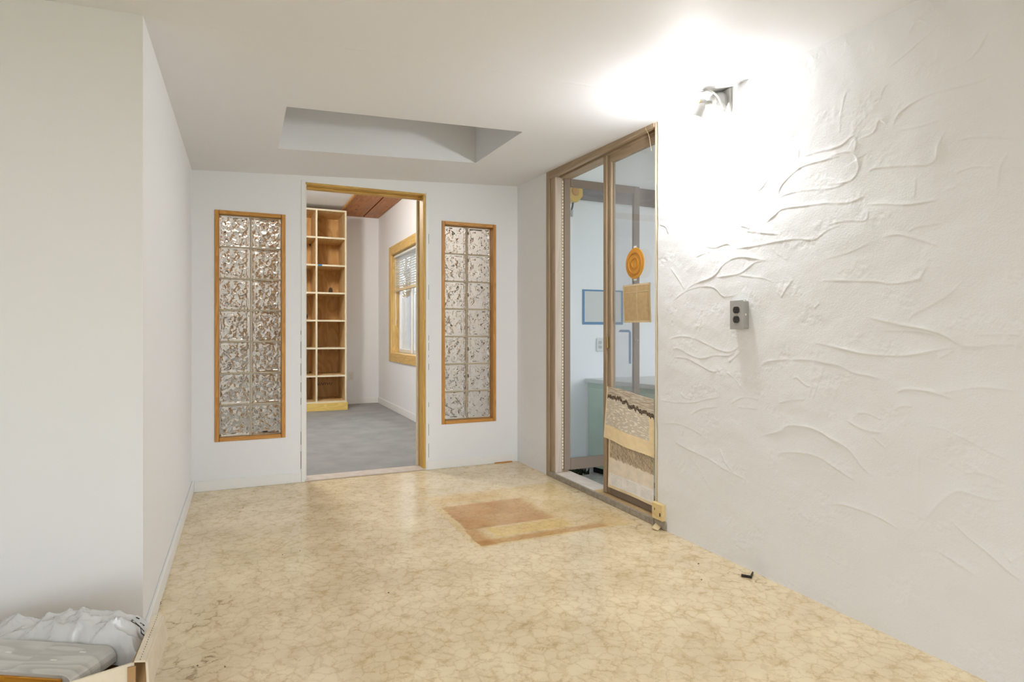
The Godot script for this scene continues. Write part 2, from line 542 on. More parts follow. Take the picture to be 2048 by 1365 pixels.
func vinyl() -> Array:
	var g := vinyl_images()
	var w: int = g[0]
	var h: int = g[1]
	var A: PackedByteArray = g[2]
	var B: PackedByteArray = g[3]
	var C: PackedByteArray = g[4]
	var D: PackedByteArray = g[5]
	# darkness of a vein by the distance noise (0 where two cells meet)
	var va := PackedFloat32Array()
	var vb := PackedFloat32Array()
	va.resize(256)
	vb.resize(256)
	var lo := 255
	var lob := 255
	for k in range(0, A.size(), 97):
		lo = mini(lo, A[k])
		lob = mini(lob, B[k])
	for k in 256:
		va[k] = 1.0 - smoothstep(0.0, 22.0, float(k - lo))
		vb[k] = 1.0 - smoothstep(0.0, 34.0, float(k - lob))
	var data := PackedByteArray()
	data.resize(w * h * 3)
	var at := 0
	for k in w * h:
		var cl := C[k] / 255.0
		var lg := D[k] / 255.0
		var vein := va[A[k]] * (0.4 + 0.55 * cl) + vb[B[k]] * 0.4 * smoothstep(0.3, 0.7, cl)
		var t := minf(1.0, vein * 0.66 + maxf(0.0, cl - 0.42) * 0.45)
		var br := 1.0 - 0.10 * (lg - 0.5)
		data[at] = int(clampf((236.0 - 35.0 * t) * br, 0, 255))
		data[at + 1] = int(clampf((218.0 - 44.0 * t) * (br - 0.02 * (lg - 0.5)), 0, 255))
		data[at + 2] = int(clampf((182.0 - 52.0 * t) * (br - 0.05 * (lg - 0.5)), 0, 255))
		at += 3
	var plain := ImageTexture.create_from_image(Image.create_from_data(w, h, false, Image.FORMAT_RGB8, data))
	# the ghost of the old door mats and the ground-in dirt, where the photograph has them: [x0, x1, z0, z1, red, green, blue factor, strength, edge metres]
	var marks := [
		[1.005, 1.96, -3.62, -2.635, 0.985, 0.94, 0.84, 0.8, 0.02],
		[1.06, 1.56, -3.56, -3.40, 0.95, 0.88, 0.76, 0.5, 0.03],
		[1.045, 1.60, -3.36, -2.90, 0.87, 0.75, 0.63, 0.9, 0.015],
		[1.03, 1.14, -2.92, -2.65, 0.87, 0.75, 0.62, 0.85, 0.012],
		[1.03, 1.78, -2.745, -2.66, 0.87, 0.76, 0.60, 0.85, 0.012],
		[1.150, 1.62, -2.90, -2.75, 1.0, 0.98, 0.86, 1.0, 0.01],
		[1.005, 1.020, -3.55, -2.635, 0.84, 0.74, 0.56, 0.8, 0.006],
	]
	var n := FastNoiseLite.new()
	n.seed = 3
	n.frequency = 0.02
	n.fractal_octaves = 4
	for m in marks:
		var x0 := int((m[0] - 0.06 - FX0) * FS)
		var x1 := mini(w, int((m[1] + 0.06 - FX0) * FS))
		var z0 := int((m[2] - 0.06 - FZ0) * FS)
		var z1 := int((m[3] + 0.06 - FZ0) * FS)
		for j in range(z0, z1):
			var z: float = FZ0 + j / FS
			for i in range(x0, x1):
				var k := j * w + i
				var wob := (C[k] / 255.0 - 0.5) * 0.02
				var x: float = FX0 + i / FS + wob
				# the side by the door fades out into the floor, worn by feet
				var ex: float = minf((x - m[0]) / m[8], (m[1] - x) / (m[8] * 6.0))
				var ez: float = minf((z - m[2]) / (m[8] * 3.0), (m[3] - z) / m[8])
				var e := smoothstep(0.0, 1.0, minf(ex, ez))
				if e <= 0.0: continue
				var s: float = e * m[7] * (0.72 + 0.5 * (D[k] / 255.0) - 0.35 * maxf(0.0, C[k] / 255.0 - 0.55))
				s = clampf(s, 0.0, 1.0)
				var q := k * 3
				data[q] = int(data[q] * lerpf(1.0, m[4], s))
				data[q + 1] = int(data[q + 1] * lerpf(1.0, m[5], s))
				data[q + 2] = int(data[q + 2] * lerpf(1.0, m[6], s))
	# dirt worked into the veins near the left wall and along the right one
	var dirt := [on_y(420, 1320), on_y(380, 1335), on_y(400, 1240), on_y(450, 1210), on_y(360, 1240), on_y(500, 1020), on_y(1500, 1160), on_y(1290, 1050), on_y(1150, 985)]
	for p in dirt:
		var R := 0.13
		for j in range(maxi(0, int((p.z - R - FZ0) * FS)), mini(h, int((p.z + R - FZ0) * FS))):
			for i in range(maxi(0, int((p.x - R - FX0) * FS)), mini(w, int((p.x + R - FX0) * FS))):
				var k := j * w + i
				var dd := Vector2(FX0 + i / FS - p.x, FZ0 + j / FS - p.z).length() / R
				var s := (1.0 - smoothstep(0.2, 1.0, dd)) * va[A[k]] * smoothstep(0.45, 0.7, C[k] / 255.0) * 0.32
				if s <= 0.0: continue
				var q := k * 3
				data[q] = int(data[q] * (1.0 - 0.6 * s))
				data[q + 1] = int(data[q + 1] * (1.0 - 0.7 * s))
				data[q + 2] = int(data[q + 2] * (1.0 - 0.8 * s))
	var stained := ImageTexture.create_from_image(Image.create_from_data(w, h, false, Image.FORMAT_RGB8, data))
	return [plain, stained]

func build_floor() -> void:
	var tx := vinyl()
	var bump := noise_tex(0.05, 3, 256, 61)
	var both := []
	for k in 2:
		var m := mat(Color.WHITE, 0.25, tx[k])
		m.metallic_specular = 0.5
		both.append(m)
	var st := mb()
	var uv := func(x: float, z: float) -> Vector2: return Vector2((x - FX0) / (FX1 - FX0), (z - FZ0) / (FZ1 - FZ0))
	quad(st, [Vector3(FX0, 0, FZ0), Vector3(FX1, 0, FZ0), Vector3(FX1, 0, FZ1), Vector3(FX0, 0, FZ1)], Vector3.UP, [uv.call(FX0, FZ0), uv.call(FX1, FZ0), uv.call(FX1, FZ1), uv.call(FX0, FZ1)])
	span(st, Vector3(FX0, -0.12, FZ0), Vector3(FX1, -0.001, FZ1), 0.0)
	structure("floor", st, both[1], "cream vinyl sheet floor with tan crackle veins and brown mat ghosts", "floor")
	st = mb()
	for r in [[-3.0, FX0, ZN - 0.1, 2.6], [FX0, FX1, FZ1, 2.6]]:
		quad(st, [Vector3(r[0], 0, r[2]), Vector3(r[1], 0, r[2]), Vector3(r[1], 0, r[3]), Vector3(r[0], 0, r[3])], Vector3.UP, [uv.call(r[0], r[2]), uv.call(r[1], r[2]), uv.call(r[1], r[3]), uv.call(r[0], r[3])])
		span(st, Vector3(r[0], -0.12, r[2]), Vector3(r[1], -0.001, r[3]), 0.0)
	structure("floor", st, both[0], "cream vinyl sheet floor running on past the short wall", "floor")

# ---------------------------------------------------------------- trowelled plaster
# each stroke: crop number, height in mm, then points in that crop of the photograph
const CROPS := [[1300.0, 220.0, 3.4125], [1650.0, 0.0, 3.412], [1650.0, 380.0, 3.412], [1300.0, 600.0, 3.4125], [1650.0, 760.0, 3.412]]
const STROKES := [
	[0, 2.6, 150, 665, 210, 600, 290, 555, 370, 540, 450, 560, 530, 615], [0, 2.0, 130, 550, 200, 525, 320, 510, 420, 480], [0, 1.6, 40, 665, 100, 640, 150, 640],
	[0, 2.6, 725, 290, 750, 240, 790, 195, 820, 130, 845, 60], [0, 2.0, 690, 165, 720, 140, 750, 125], [0, 1.5, 850, 95, 900, 110, 950, 150, 980, 200], [0, 1.6, 775, 330, 790, 300],
	[0, 3.4, 870, 590, 900, 510, 1000, 410, 1080, 370, 1200, 340, 1365, 290], [0, 3.2, 780, 780, 850, 720, 905, 675, 1050, 655, 1200, 635, 1365, 630],
	[0, 1.8, 860, 610, 930, 575, 1050, 548, 1250, 530, 1365, 480], [0, 2.8, 650, 825, 750, 838, 900, 850], [0, 2.4, 1030, 320, 1150, 285, 1270, 255, 1365, 210],
	[0, 2.6, 560, 945, 640, 940, 760, 920, 860, 900, 1000, 880, 1120, 885, 1210, 820, 1365, 760], [0, 3.2, 235, 1240, 300, 1190, 430, 1140, 500, 1060, 570, 1015, 640, 1005, 750, 1020, 820, 1030],
	[0, 2.6, 430, 1145, 580, 1125, 640, 1100, 720, 1040, 800, 1030], [0, 1.8, 580, 1125, 700, 1140, 780, 1150, 850, 1180], [0, 2.2, 150, 1310, 240, 1240, 340, 1208, 440, 1215, 510, 1275, 640, 1245],
	[0, 2.0, 140, 1080, 190, 1150, 240, 1235], [0, 2.2, 890, 1285, 930, 1220, 980, 1150], [0, 1.2, 1170, 1165, 1365, 1160], [0, 1.5, 310, 1005, 380, 975, 440, 960], [0, 2.0, 60, 780, 110, 800, 130, 850],
	[0, 1.6, 240, 670, 320, 640, 400, 635, 450, 660], [0, 1.6, 370, 930, 440, 940, 520, 915, 560, 930], [0, 1.8, 650, 540, 740, 550, 800, 480, 840, 410], [0, 2.6, 615, 790, 660, 800, 680, 815],
	[0, 1.6, 830, 945, 880, 990, 950, 1030], [0, 1.4, 1020, 430, 1010, 330, 1015, 250],
	[1, 1.8, 420, 470, 560, 360, 700, 240, 850, 140, 1000, 60], [1, 1.8, 370, 690, 400, 600, 450, 560], [1, 1.4, 570, 250, 600, 180, 650, 135, 730, 175],
	[1, 2.6, 450, 890, 500, 780, 620, 690, 740, 635, 870, 600, 1000, 570, 1190, 490], [1, 2.2, 240, 945, 330, 905, 370, 820, 430, 850], [1, 3.0, 0, 1030, 100, 1000, 190, 930, 215, 980, 200, 1040],
	[1, 3.2, 0, 1085, 120, 1040, 200, 1050, 230, 1130, 200, 1210, 130, 1245, 0, 1260], [1, 2.8, 300, 1200, 330, 1150, 600, 1130, 700, 1125, 760, 1080, 780, 980, 840, 850],
	[1, 1.4, 480, 890, 650, 860, 800, 810], [1, 2.4, 890, 960, 1000, 935, 1150, 935, 1350, 955], [1, 1.6, 880, 1185, 1000, 1140, 1170, 1140], [1, 1.6, 1250, 1040, 1190, 1150, 1180, 1300],
	[1, 1.6, 100, 920, 105, 800, 150, 600], [1, 1.2, 610, 1360, 620, 1200], [1, 1.2, 780, 500, 1000, 390, 1120, 190], [1, 1.6, 800, 1310, 860, 1280, 880, 1290],
	[2, 2.2, 0, 95, 130, 90, 210, 70, 280, 30], [2, 2.2, 280, 100, 400, 95, 560, 100, 700, 80, 790, 60], [2, 2.6, 0, 240, 150, 210, 280, 205, 290, 120], [2, 2.4, 380, 325, 480, 305, 560, 315, 680, 350, 800, 390],
	[2, 2.2, 0, 625, 150, 622, 350, 625, 450, 640, 620, 615, 660, 580, 700, 500], [2, 4.6, 280, 865, 400, 895, 560, 930, 700, 955, 830, 1000, 910, 1060], [2, 2.0, 380, 960, 550, 962, 680, 972, 800, 1010],
	[2, 3.4, 0, 1060, 120, 1085, 250, 1115, 400, 1130, 580, 1128, 750, 1095, 900, 1070], [2, 1.6, 910, 1065, 1050, 1070, 1150, 1055, 1358, 1060], [2, 2.2, 0, 1180, 100, 1200, 200, 1250, 310, 1270, 420, 1305],
	[2, 1.6, 560, 910, 600, 850, 700, 800, 850, 710, 945, 605], [2, 1.2, 550, 290, 640, 250, 800, 225], [2, 1.0, 0, 470, 150, 430, 330, 350], [2, 1.6, 770, 1150, 830, 1120, 880, 1090], [2, 1.0, 1000, 990, 1200, 985, 1350, 990],
	[3, 2.4, 120, 275, 200, 250, 290, 260, 380, 300, 480, 345, 560, 350, 640, 290], [3, 2.2, 150, 390, 250, 400, 330, 440, 430, 490, 500, 470], [3, 2.2, 140, 350, 190, 330, 270, 375, 350, 400, 440, 380, 540, 380, 590, 340],
	[3, 2.0, 520, 490, 580, 540, 630, 615], [3, 2.0, 530, 430, 600, 370, 635, 330], [3, 2.0, 50, 680, 180, 700, 300, 700, 380, 680, 520, 655], [3, 1.6, 270, 790, 350, 745, 480, 730],
	[3, 1.4, 540, 715, 620, 670, 700, 670, 740, 690], [3, 1.2, 590, 730, 740, 745], [3, 3.6, 720, 935, 880, 900, 940, 860, 1050, 865, 1150, 895, 1250, 960, 1365, 1040],
	[3, 3.4, 860, 1050, 960, 1040, 1100, 1055, 1200, 1100, 1365, 1210], [3, 2.2, 150, 960, 260, 1020, 400, 1085, 500, 1150, 580, 1190, 680, 1240], [3, 1.4, 60, 845, 180, 845, 280, 880, 380, 940],
	[3, 1.2, 280, 1080, 350, 1180, 430, 1320], [3, 1.8, 470, 1010, 520, 1120, 580, 1180], [3, 2.0, 740, 470, 790, 425, 900, 410, 1080, 410, 1210, 435, 1365, 490],
	[3, 2.0, 970, 545, 1000, 530, 1060, 580, 1100, 600, 1080, 670], [3, 2.4, 1120, 290, 1250, 320, 1365, 345], [3, 1.6, 870, 705, 970, 685, 1070, 680], [3, 1.6, 1110, 680, 1150, 560, 1190, 450], [3, 1.8, 210, 640, 240, 670, 290, 680],
	[3, 1.8, 1120, 60, 1160, 20], [3, 1.4, 340, 75, 400, 62],
	[4, 3.0, 480, 90, 550, 65, 680, 75, 800, 105, 900, 140], [4, 2.4, 470, 210, 520, 182, 600, 180], [4, 1.8, 770, 100, 900, 72, 1050, 50, 1358, 80], [4, 2.2, 150, 275, 220, 320, 300, 350, 400, 360],
	[4, 2.6, 0, 375, 100, 430, 180, 490, 260, 600, 340, 670], [4, 2.6, 0, 555, 100, 620, 210, 690], [4, 2.6, 0, 855, 110, 850, 220, 880, 350, 930, 450, 985, 520, 1040],
	[4, 2.6, 620, 1040, 700, 930, 760, 860, 850, 780, 930, 760, 1000, 780, 1150, 820, 1280, 810], [4, 1.2, 640, 500, 632, 700, 635, 900], [4, 2.4, 860, 950, 950, 1050, 1100, 1170, 1250, 1300, 1350, 1380],
	[4, 1.6, 930, 635, 1080, 640, 1220, 695], [4, 2.2, 1255, 1245, 1358, 1190], [4, 1.4, 750, 1160, 900, 1250, 1050, 1350], [4, 1.4, 0, 1190, 110, 1265], [4, 1.2, 320, 380, 430, 480], [4, 1.2, 240, 1140, 370, 1280],
	[4, 1.8, 210, 230, 290, 230, 400, 280], [4, 1.2, 680, 310, 850, 350, 1100, 480, 1350, 590],
]

func plaster_face(z0: float, z1: float, step: float, strokes: bool, s: int, round_far: bool, round_near: bool) -> ArrayMesh:
	var y1 := 2.24
	var nx := int((z1 - z0) / step) + 1
	var ny := int(y1 / step) + 1
	var H := PackedFloat32Array()
	H.resize(nx * ny)
	var low := FastNoiseLite.new()
	low.seed = s
	low.frequency = 3.0
	low.fractal_octaves = 3
	var rough := FastNoiseLite.new()
	rough.seed = s + 3
	rough.frequency = 26.0
	rough.fractal_octaves = 4
	var patch := FastNoiseLite.new()
	patch.seed = s + 9
	patch.frequency = 4.0
	patch.fractal_octaves = 2
	for j in ny:
		for i in nx:
			var z := z0 + i * step
			var y := j * step
			var p := smoothstep(0.18, 0.5, patch.get_noise_2d(z, y * 1.6))
			H[j * nx + i] = low.get_noise_2d(z, y * 1.3) * 0.0034 + rough.get_noise_2d(z, y) * (0.0003 + 0.0011 * p)
	var list := []
	if strokes:
		for q in STROKES:
			var cr = CROPS[q[0]]
			var pts := []
			for k in range(2, q.size(), 2):
				var w := on_x(cr[0] + q[k] / cr[2], cr[1] + q[k + 1] / cr[2], XR)
				pts.append(Vector2(w.z, w.y))
			list.append([pts, q[1] * 0.00105])
	else:
		var rng := RandomNumberGenerator.new()
		rng.seed = s
		for k in 16:
			var c := Vector2(rng.randf_range(z0, z1), rng.randf_range(0.1, 2.1))
			var an := rng.randf_range(-0.9, 0.9)
			var len := rng.randf_range(0.06, 0.2)
			var bow := rng.randf_range(-0.05, 0.05)
			var d := Vector2(cos(an), sin(an))
			list.append([[c - d * len, c + d.orthogonal() * bow, c + d * len], rng.randf_range(0.0012, 0.0026)])
	var best := PackedFloat32Array()
	var val := PackedFloat32Array()
	var mark := PackedInt32Array()
	best.resize(nx * ny)
	val.resize(nx * ny)
	mark.resize(nx * ny)
	var R := 0.075
	var along_noise := FastNoiseLite.new()
	along_noise.seed = s + 21
	along_noise.frequency = 9.0
	for k in list.size():
		var ctrl: Array = list[k][0]
		var amp: float = list[k][1]
		var pts := []
		for m in ctrl.size() - 1:
			var p0: Vector2 = ctrl[maxi(m - 1, 0)]
			var p3: Vector2 = ctrl[mini(m + 2, ctrl.size() - 1)]
			for t in 4:
				pts.append((ctrl[m] as Vector2).cubic_interpolate(ctrl[m + 1], p0, p3, t / 4.0))
		pts.append(ctrl[ctrl.size() - 1])
		var wide := 0.014 + 0.022 * absf(sin(k * 12.9898))
		var touched := PackedInt32Array()
		for m in pts.size() - 1:
			var a: Vector2 = pts[m]
			var b: Vector2 = pts[m + 1]
			var d := b - a
			var l := d.length()
			if l < 1e-5: continue
			d /= l
			# the thick side of the sweep lies above the line (or towards the far end where the line stands upright)
			var up := d.orthogonal()
			if absf(up.y) > 0.3:
				if up.y < 0.0: up = -up
			elif up.x > 0.0: up = -up
			for j in range(maxi(0, int((minf(a.y, b.y) - R) / step)), mini(ny, int((maxf(a.y, b.y) + R) / step) + 1)):
				for i in range(maxi(0, int((minf(a.x, b.x) - R - z0) / step)), mini(nx, int((maxf(a.x, b.x) + R - z0) / step) + 1)):
					var q := Vector2(z0 + i * step, j * step) - a
					var s1 := q.dot(d)
					var s2 := clampf(s1, 0.0, l)
					var off := q - d * s2
					var dist := off.length()
					if dist > R: continue
					var c := j * nx + i
					if mark[c] == k + 1 and best[c] <= dist: continue
					if mark[c] != k + 1: touched.append(c)
					mark[c] = k + 1
					best[c] = dist
					var along := (m + s2 / l) / (pts.size() - 1)
					var side := off.dot(up)
					var prof := (0.55 * exp(-dist / 0.006) + 0.45 * exp(-dist / wide)) * (1.0 - smoothstep(R * 0.5, R, dist)) if side > 0.0 else exp(-(dist * dist) / (0.0036 * 0.0036))
					val[c] = amp * (0.72 + 0.75 * along_noise.get_noise_2d(q.x + a.x, q.y + a.y)) * prof * smoothstep(0.0, 0.18, along) * (1.0 - smoothstep(0.78, 1.0, along))
		for c in touched:
			H[c] += val[c]
	# to a mesh
	var V := PackedVector3Array()
	var N := PackedVector3Array()
	var U := PackedVector2Array()
	var I := PackedInt32Array()
	V.resize(nx * ny)
	N.resize(nx * ny)
	U.resize(nx * ny)
	I.resize((nx - 1) * (ny - 1) * 6)
	for j in ny:
		for i in nx:
			var z := z0 + i * step
			var c := j * nx + i
			var x := XR - H[c]
			if round_far: x += 0.012 * pow(maxf(0.0, 1.0 - i * step / 0.012), 2.0)
			if round_near: x += 0.012 * pow(maxf(0.0, 1.0 - (nx - 1 - i) * step / 0.012), 2.0)
			V[c] = Vector3(x, j * step, z)
			U[c] = Vector2(z, j * step)
	for j in ny:
		for i in nx:
			var du := V[j * nx + mini(i + 1, nx - 1)] - V[j * nx + maxi(i - 1, 0)]
			var dv := V[mini(j + 1, ny - 1) * nx + i] - V[maxi(j - 1, 0) * nx + i]
			var n := du.cross(dv).normalized()
			N[j * nx + i] = n if n.x < 0.0 else -n
	var at := 0
	for j in ny - 1:
		for i in nx - 1:
			var c := j * nx + i
			for q in [c, c + 1, c + nx, c + 1, c + nx + 1, c + nx]:
				I[at] = q
				at += 1
	# outside is -x; clockwise seen from there
	var e1 := V[I[1]] - V[I[0]]
	var e2 := V[I[2]] - V[I[0]]
	if e1.cross(e2).x < 0.0:
		for k in range(0, I.size(), 3):
			var t := I[k + 1]
			I[k + 1] = I[k + 2]
			I[k + 2] = t
	var arr := []
	arr.resize(Mesh.ARRAY_MAX)
	arr[Mesh.ARRAY_VERTEX] = V
	arr[Mesh.ARRAY_NORMAL] = N
	arr[Mesh.ARRAY_TEX_UV] = U
	arr[Mesh.ARRAY_INDEX] = I
	var mesh := ArrayMesh.new()
	mesh.add_surface_from_arrays(Mesh.PRIMITIVE_TRIANGLES, arr)
	return mesh

# ---------------------------------------------------------------- the shell
const BLOCKS_L := [-0.161, 0.2666, 0.31, 1.806]
const BLOCKS_R := [1.358, 1.798, 0.327, 1.85]
const WAY := [0.394, 1.233, 0.0, 2.037]
const WELL := [0.188, 1.39, -3.67, -2.95]

func build_shell() -> void:
	# back wall with the two glass block panels, the doorway, and an unseen study window enlarged for light
	var st := mb()
	wall_box(st, 2, ZB2, ZB, -2.7, 2.1, -0.1, 2.75, [BLOCKS_L, BLOCKS_R, [WAY[0], WAY[1], -0.2, WAY[3]], [-2.4, -0.7, 0.4, 2.35]])
	structure("wall_back", st, M.wall, "white painted back wall around the doorway and glass blocks", "wall")
	st = mb()
	wall_box(st, 0, XL - 0.14, XL, ZB, ZN - 0.14, -0.1, 2.3)
	structure("wall_left", st, M.wall, "smooth white side wall meeting the glass block wall", "wall")
	st = mb()
	wall_box(st, 2, ZN - 0.14, ZN, -3.0, XL, -0.1, 2.3)
	structure("wall_near_left", st, M.wall, "white wall standing behind the open cardboard box", "wall")
	st = mb()
	wall_box(st, 0, -3.14, -3.0, ZN - 0.14, 2.7, -0.1, 2.3)
	structure("wall_far_left", st, M.wall, "white wall at the wide end of the room", "wall")
	st = mb()
	wall_box(st, 2, 2.6, 2.74, -3.0, 2.12, -0.1, 2.3, [[-2.6, 1.7, 0.3, 1.98]])
	structure("wall_rear", st, M.wall, "white wall with an added wide window facing the doorway", "wall")
	# right wall: core plus its trowelled face
	var wr := Node3D.new()
	wr.name = "wall_right"
	add_child(wr)
	tag(wr, "white right wall of thick trowelled plaster with curved ridges", "wall", "", "structure")
	st = mb()
	wall_box(st, 0, XR + 0.014, 2.12, DOOR_A - 0.5, 2.74, -0.25, 2.6, [[DOOR_A, DOOR_B + 0.019, -0.3, 2.12]])
	span(st, Vector3(XR + 0.0005, 0.0, -0.6), Vector3(XR + 0.014, 2.3, 2.6), 0.0)
	obj("wall_core", st, M.wall, wr)
	obj_mesh("plaster_face", plaster_face(DOOR_B + 0.019, -0.6, 0.0028, true, 7, true, false), M.plaster, wr)
	obj_mesh("plaster_face", plaster_face(ZB - 0.01, DOOR_A, 0.005, false, 12, false, true), M.plaster, wr)
	# ceiling with its boxed well
	st = mb()
	var XS := [-3.0, -1.6, XL, WELL[0], 0.8, WELL[1], 2.1]
	var ZS := [2.62, 1.2, 0.0, -1.2, ZN, WELL[3], WELL[2], ZB - 0.02]
	for i in XS.size() - 1:
		for j in ZS.size() - 1:
			var x0: float = XS[i]; var x1: float = XS[i + 1]; var za: float = ZS[j + 1]; var zb: float = ZS[j]
			if x1 <= XL + 0.001 and zb <= ZN + 0.001: continue
			if x0 >= WELL[0] - 0.001 and x1 <= WELL[1] + 0.001 and za >= WELL[2] - 0.001 and zb <= WELL[3] + 0.001: continue
			for a in 3:
				for b in 3:
					var xa := lerpf(x0, x1, a / 3.0); var xb := lerpf(x0, x1, (a + 1) / 3.0)
					var zc := lerpf(za, zb, b / 3.0); var zd := lerpf(za, zb, (b + 1) / 3.0)
					var q := [Vector3(xa, ceil_y(xa, zc), zc), Vector3(xb, ceil_y(xb, zc), zc), Vector3(xb, ceil_y(xb, zd), zd), Vector3(xa, ceil_y(xa, zd), zd)]
					quad(st, q, Vector3.DOWN)
					quad(st, [q[0] + Vector3.UP * 0.14, q[1] + Vector3.UP * 0.14, q[2] + Vector3.UP * 0.14, q[3] + Vector3.UP * 0.14], Vector3.UP)
	# the boards of the well
	var T := 2.72
	var y0 := 2.03
	for w in [[WELL[0] - 0.03, WELL[0], WELL[2] - 0.03, WELL[3] + 0.03], [WELL[1], WELL[1] + 0.03, WELL[2] - 0.03, WELL[3] + 0.03], [WELL[0], WELL[1], WELL[2] - 0.03, WELL[2]], [WELL[0], WELL[1], WELL[3], WELL[3] + 0.03]]:
		# each board starts at the sloping ceiling
		var p := [Vector3(w[0], 0, w[2]), Vector3(w[1], 0, w[2]), Vector3(w[1], 0, w[3]), Vector3(w[0], 0, w[3])]
		var lo := []
		var hi := []
		for c in p:
			lo.append(Vector3(c.x, ceil_y(c.x, c.z) + 0.0005, c.z))
			hi.append(Vector3(c.x, T, c.z))
		for k in 4:
			var k2 := (k + 1) % 4
			quad(st, [lo[k], lo[k2], hi[k2], hi[k]], (p[k] + p[k2]) / 2.0 - (p[0] + p[2]) / 2.0)
	span(st, Vector3(WELL[0] - 0.03, T, WELL[2] - 0.03), Vector3(WELL[1] + 0.03, T + 0.05, WELL[3] + 0.03), 0.0)
	# filled board joint running along from the corner of the short wall
	var rng := RandomNumberGenerator.new()
	rng.seed = 4
	var prev := []
	for k in 60:
		var x := lerpf(XL, XR, k / 59.0)
		var z := ZN + rng.randf_range(-0.004, 0.004)
		var hh := rng.randf_range(0.0003, 0.0016)
		var cur := [Vector3(x, ceil_y(x, z), z - 0.012), Vector3(x, ceil_y(x, z) - hh, z), Vector3(x, ceil_y(x, z), z + 0.016)]
		if prev.size():
			quad(st, [prev[0], cur[0], cur[1], prev[1]], Vector3.DOWN)
			quad(st, [prev[1], cur[1], cur[2], prev[2]], Vector3.DOWN)
		prev = cur
	structure("ceiling", st, M.ceiling, "low white ceiling with a boxed rectangular well", "ceiling")
	st = mb()
	span(st, Vector3(-3.2, 2.76, ZB2), Vector3(2.2, 2.86, 2.8), 0.0)
	structure("roof", st, M.roof, "flat roof above the low ceiling", "roof")
	st = mb()
	for r in [[-3.2, 2.2, 2.6, 2.74, true], [-3.2, -3.06, ZB2, 2.7, false], [2.0, 2.12, DOOR_A - 0.6, 2.7, false]]:
		span(st, Vector3(r[0], 2.3, r[2]), Vector3(r[1], 2.76, r[3]), 0.0)
	structure("wall_parapet", st, M.stucco, "stucco band between the ceiling and the roof", "wall")
	# baseboards
	st = mb()
	span(st, Vector3(XL, 0, ZB), Vector3(XL + 0.012, 0.075, ZN), 0.003, 2)
	structure("baseboard_left", st, M.trim, "white baseboard along the smooth side wall", "baseboard")
	st = mb()
	span(st, Vector3(XL + 0.012, 0, ZB), Vector3(WAY[0] - 0.03, 0.07, ZB + 0.010), 0.003, 0)
	structure("baseboard_back", st, M.trim, "white baseboard under the glass blocks beside the smooth wall", "baseboard")
	st = mb()
	span(st, Vector3(WAY[1] + 0.012, 0, ZB), Vector3(XR - 0.02, 0.065, ZB + 0.010), 0.003, 0)
	structure("baseboard_back", st, M.trim, "white baseboard under the glass blocks beside the plaster wall", "baseboard")
	# rear window, added out of view to let in fill daylight
	var w := thing("window_4", "added wide white window facing the doorway wall", "window", Vector3(-0.4, 0.6, 2.67), "", "structure")
	st = mb()
	span(st, Vector3(-2.6, 0.3, 2.64), Vector3(1.7, 0.35, 2.72), 0.004, 0)
	span(st, Vector3(-2.6, 1.93, 2.64), Vector3(1.7, 1.98, 2.72), 0.004, 0)
	for x in [-2.6, -1.1833, 0.2333, 1.65]:
		span(st, Vector3(x, 0.35, 2.64), Vector3(x + 0.05, 1.93, 2.72), 0.004, 1)
	obj("added_window_frame", st, M.trim, w)
	for x in [-2.55, -1.1333, 0.2833]:
		st = mb()
		span(st, Vector3(x, 0.35, 2.675), Vector3(x + 1.3667, 1.93, 2.681), 0.0)
		obj("pane", st, M.glass, w)

# ---------------------------------------------------------------- glass block panels
func block_mesh(bw: float, bh: float, depth: float, s: int) -> ArrayMesh:
	var n := FastNoiseLite.new()
	n.seed = s
	n.noise_type = FastNoiseLite.TYPE_SIMPLEX_SMOOTH
	n.frequency = 20.0
	n.fractal_octaves = 2
	n.fractal_gain = 0.35
	var st := mb()
	var g := 40
	var rim := 0.0075     # a clear flat rim before the pressed pattern
	for sg in [1.0, -1.0]:
		var P := []
		for j in g + 1:
			var row := []
			for i in g + 1:
				var x := (float(i) / g - 0.5) * bw
				var y := (float(j) / g - 0.5) * bh
				var e := minf(bw / 2.0 - absf(x), bh / 2.0 - absf(y))
				var inside := smoothstep(rim, rim + 0.012, e)
				var edge := -0.004 * (1.0 - smoothstep(0.0, 0.006, e))
				var dx := n.get_noise_3d(x, y, sg * 3.0)
				var dy := n.get_noise_3d(y + 7.0, x, sg * 3.0 + 2.0)
				var wave := n.get_noise_3d(x * 1.1 + dx * 0.03, y * 1.1 + dy * 0.03, 5.0 * sg)
				row.append(Vector3(x, y, sg * (depth / 2.0 + edge + inside * (wave * 0.0100 - 0.003))))
			P.append(row)
		for j in g:
			for i in g:
				var q := []
				for o in [[0, 0], [1, 0], [1, 1], [0, 1]]:
					var a: int = i + o[0]
					var b: int = j + o[1]
					var du: Vector3 = P[b][mini(a + 1, g)] - P[b][maxi(a - 1, 0)]
					var dv: Vector3 = P[mini(b + 1, g)][a] - P[maxi(b - 1, 0)][a]
					q.append([P[b][a], du.cross(dv).normalized() * sg])
				smooth_quad(st, q[0], q[1], q[2], q[3])
		if sg > 0.0:
			for k in g:
				for e in [[P[0][k], P[0][k + 1], Vector3.DOWN], [P[g][k], P[g][k + 1], Vector3.UP], [P[k][0], P[k + 1][0], Vector3.LEFT], [P[k][g], P[k + 1][g], Vector3.RIGHT]]:
					var a: Vector3 = e[0]
					var b: Vector3 = e[1]
					quad(st, [a, b, Vector3(b.x, b.y, -b.z), Vector3(a.x, a.y, -a.z)], e[2])
	st.index()
	return st.commit()

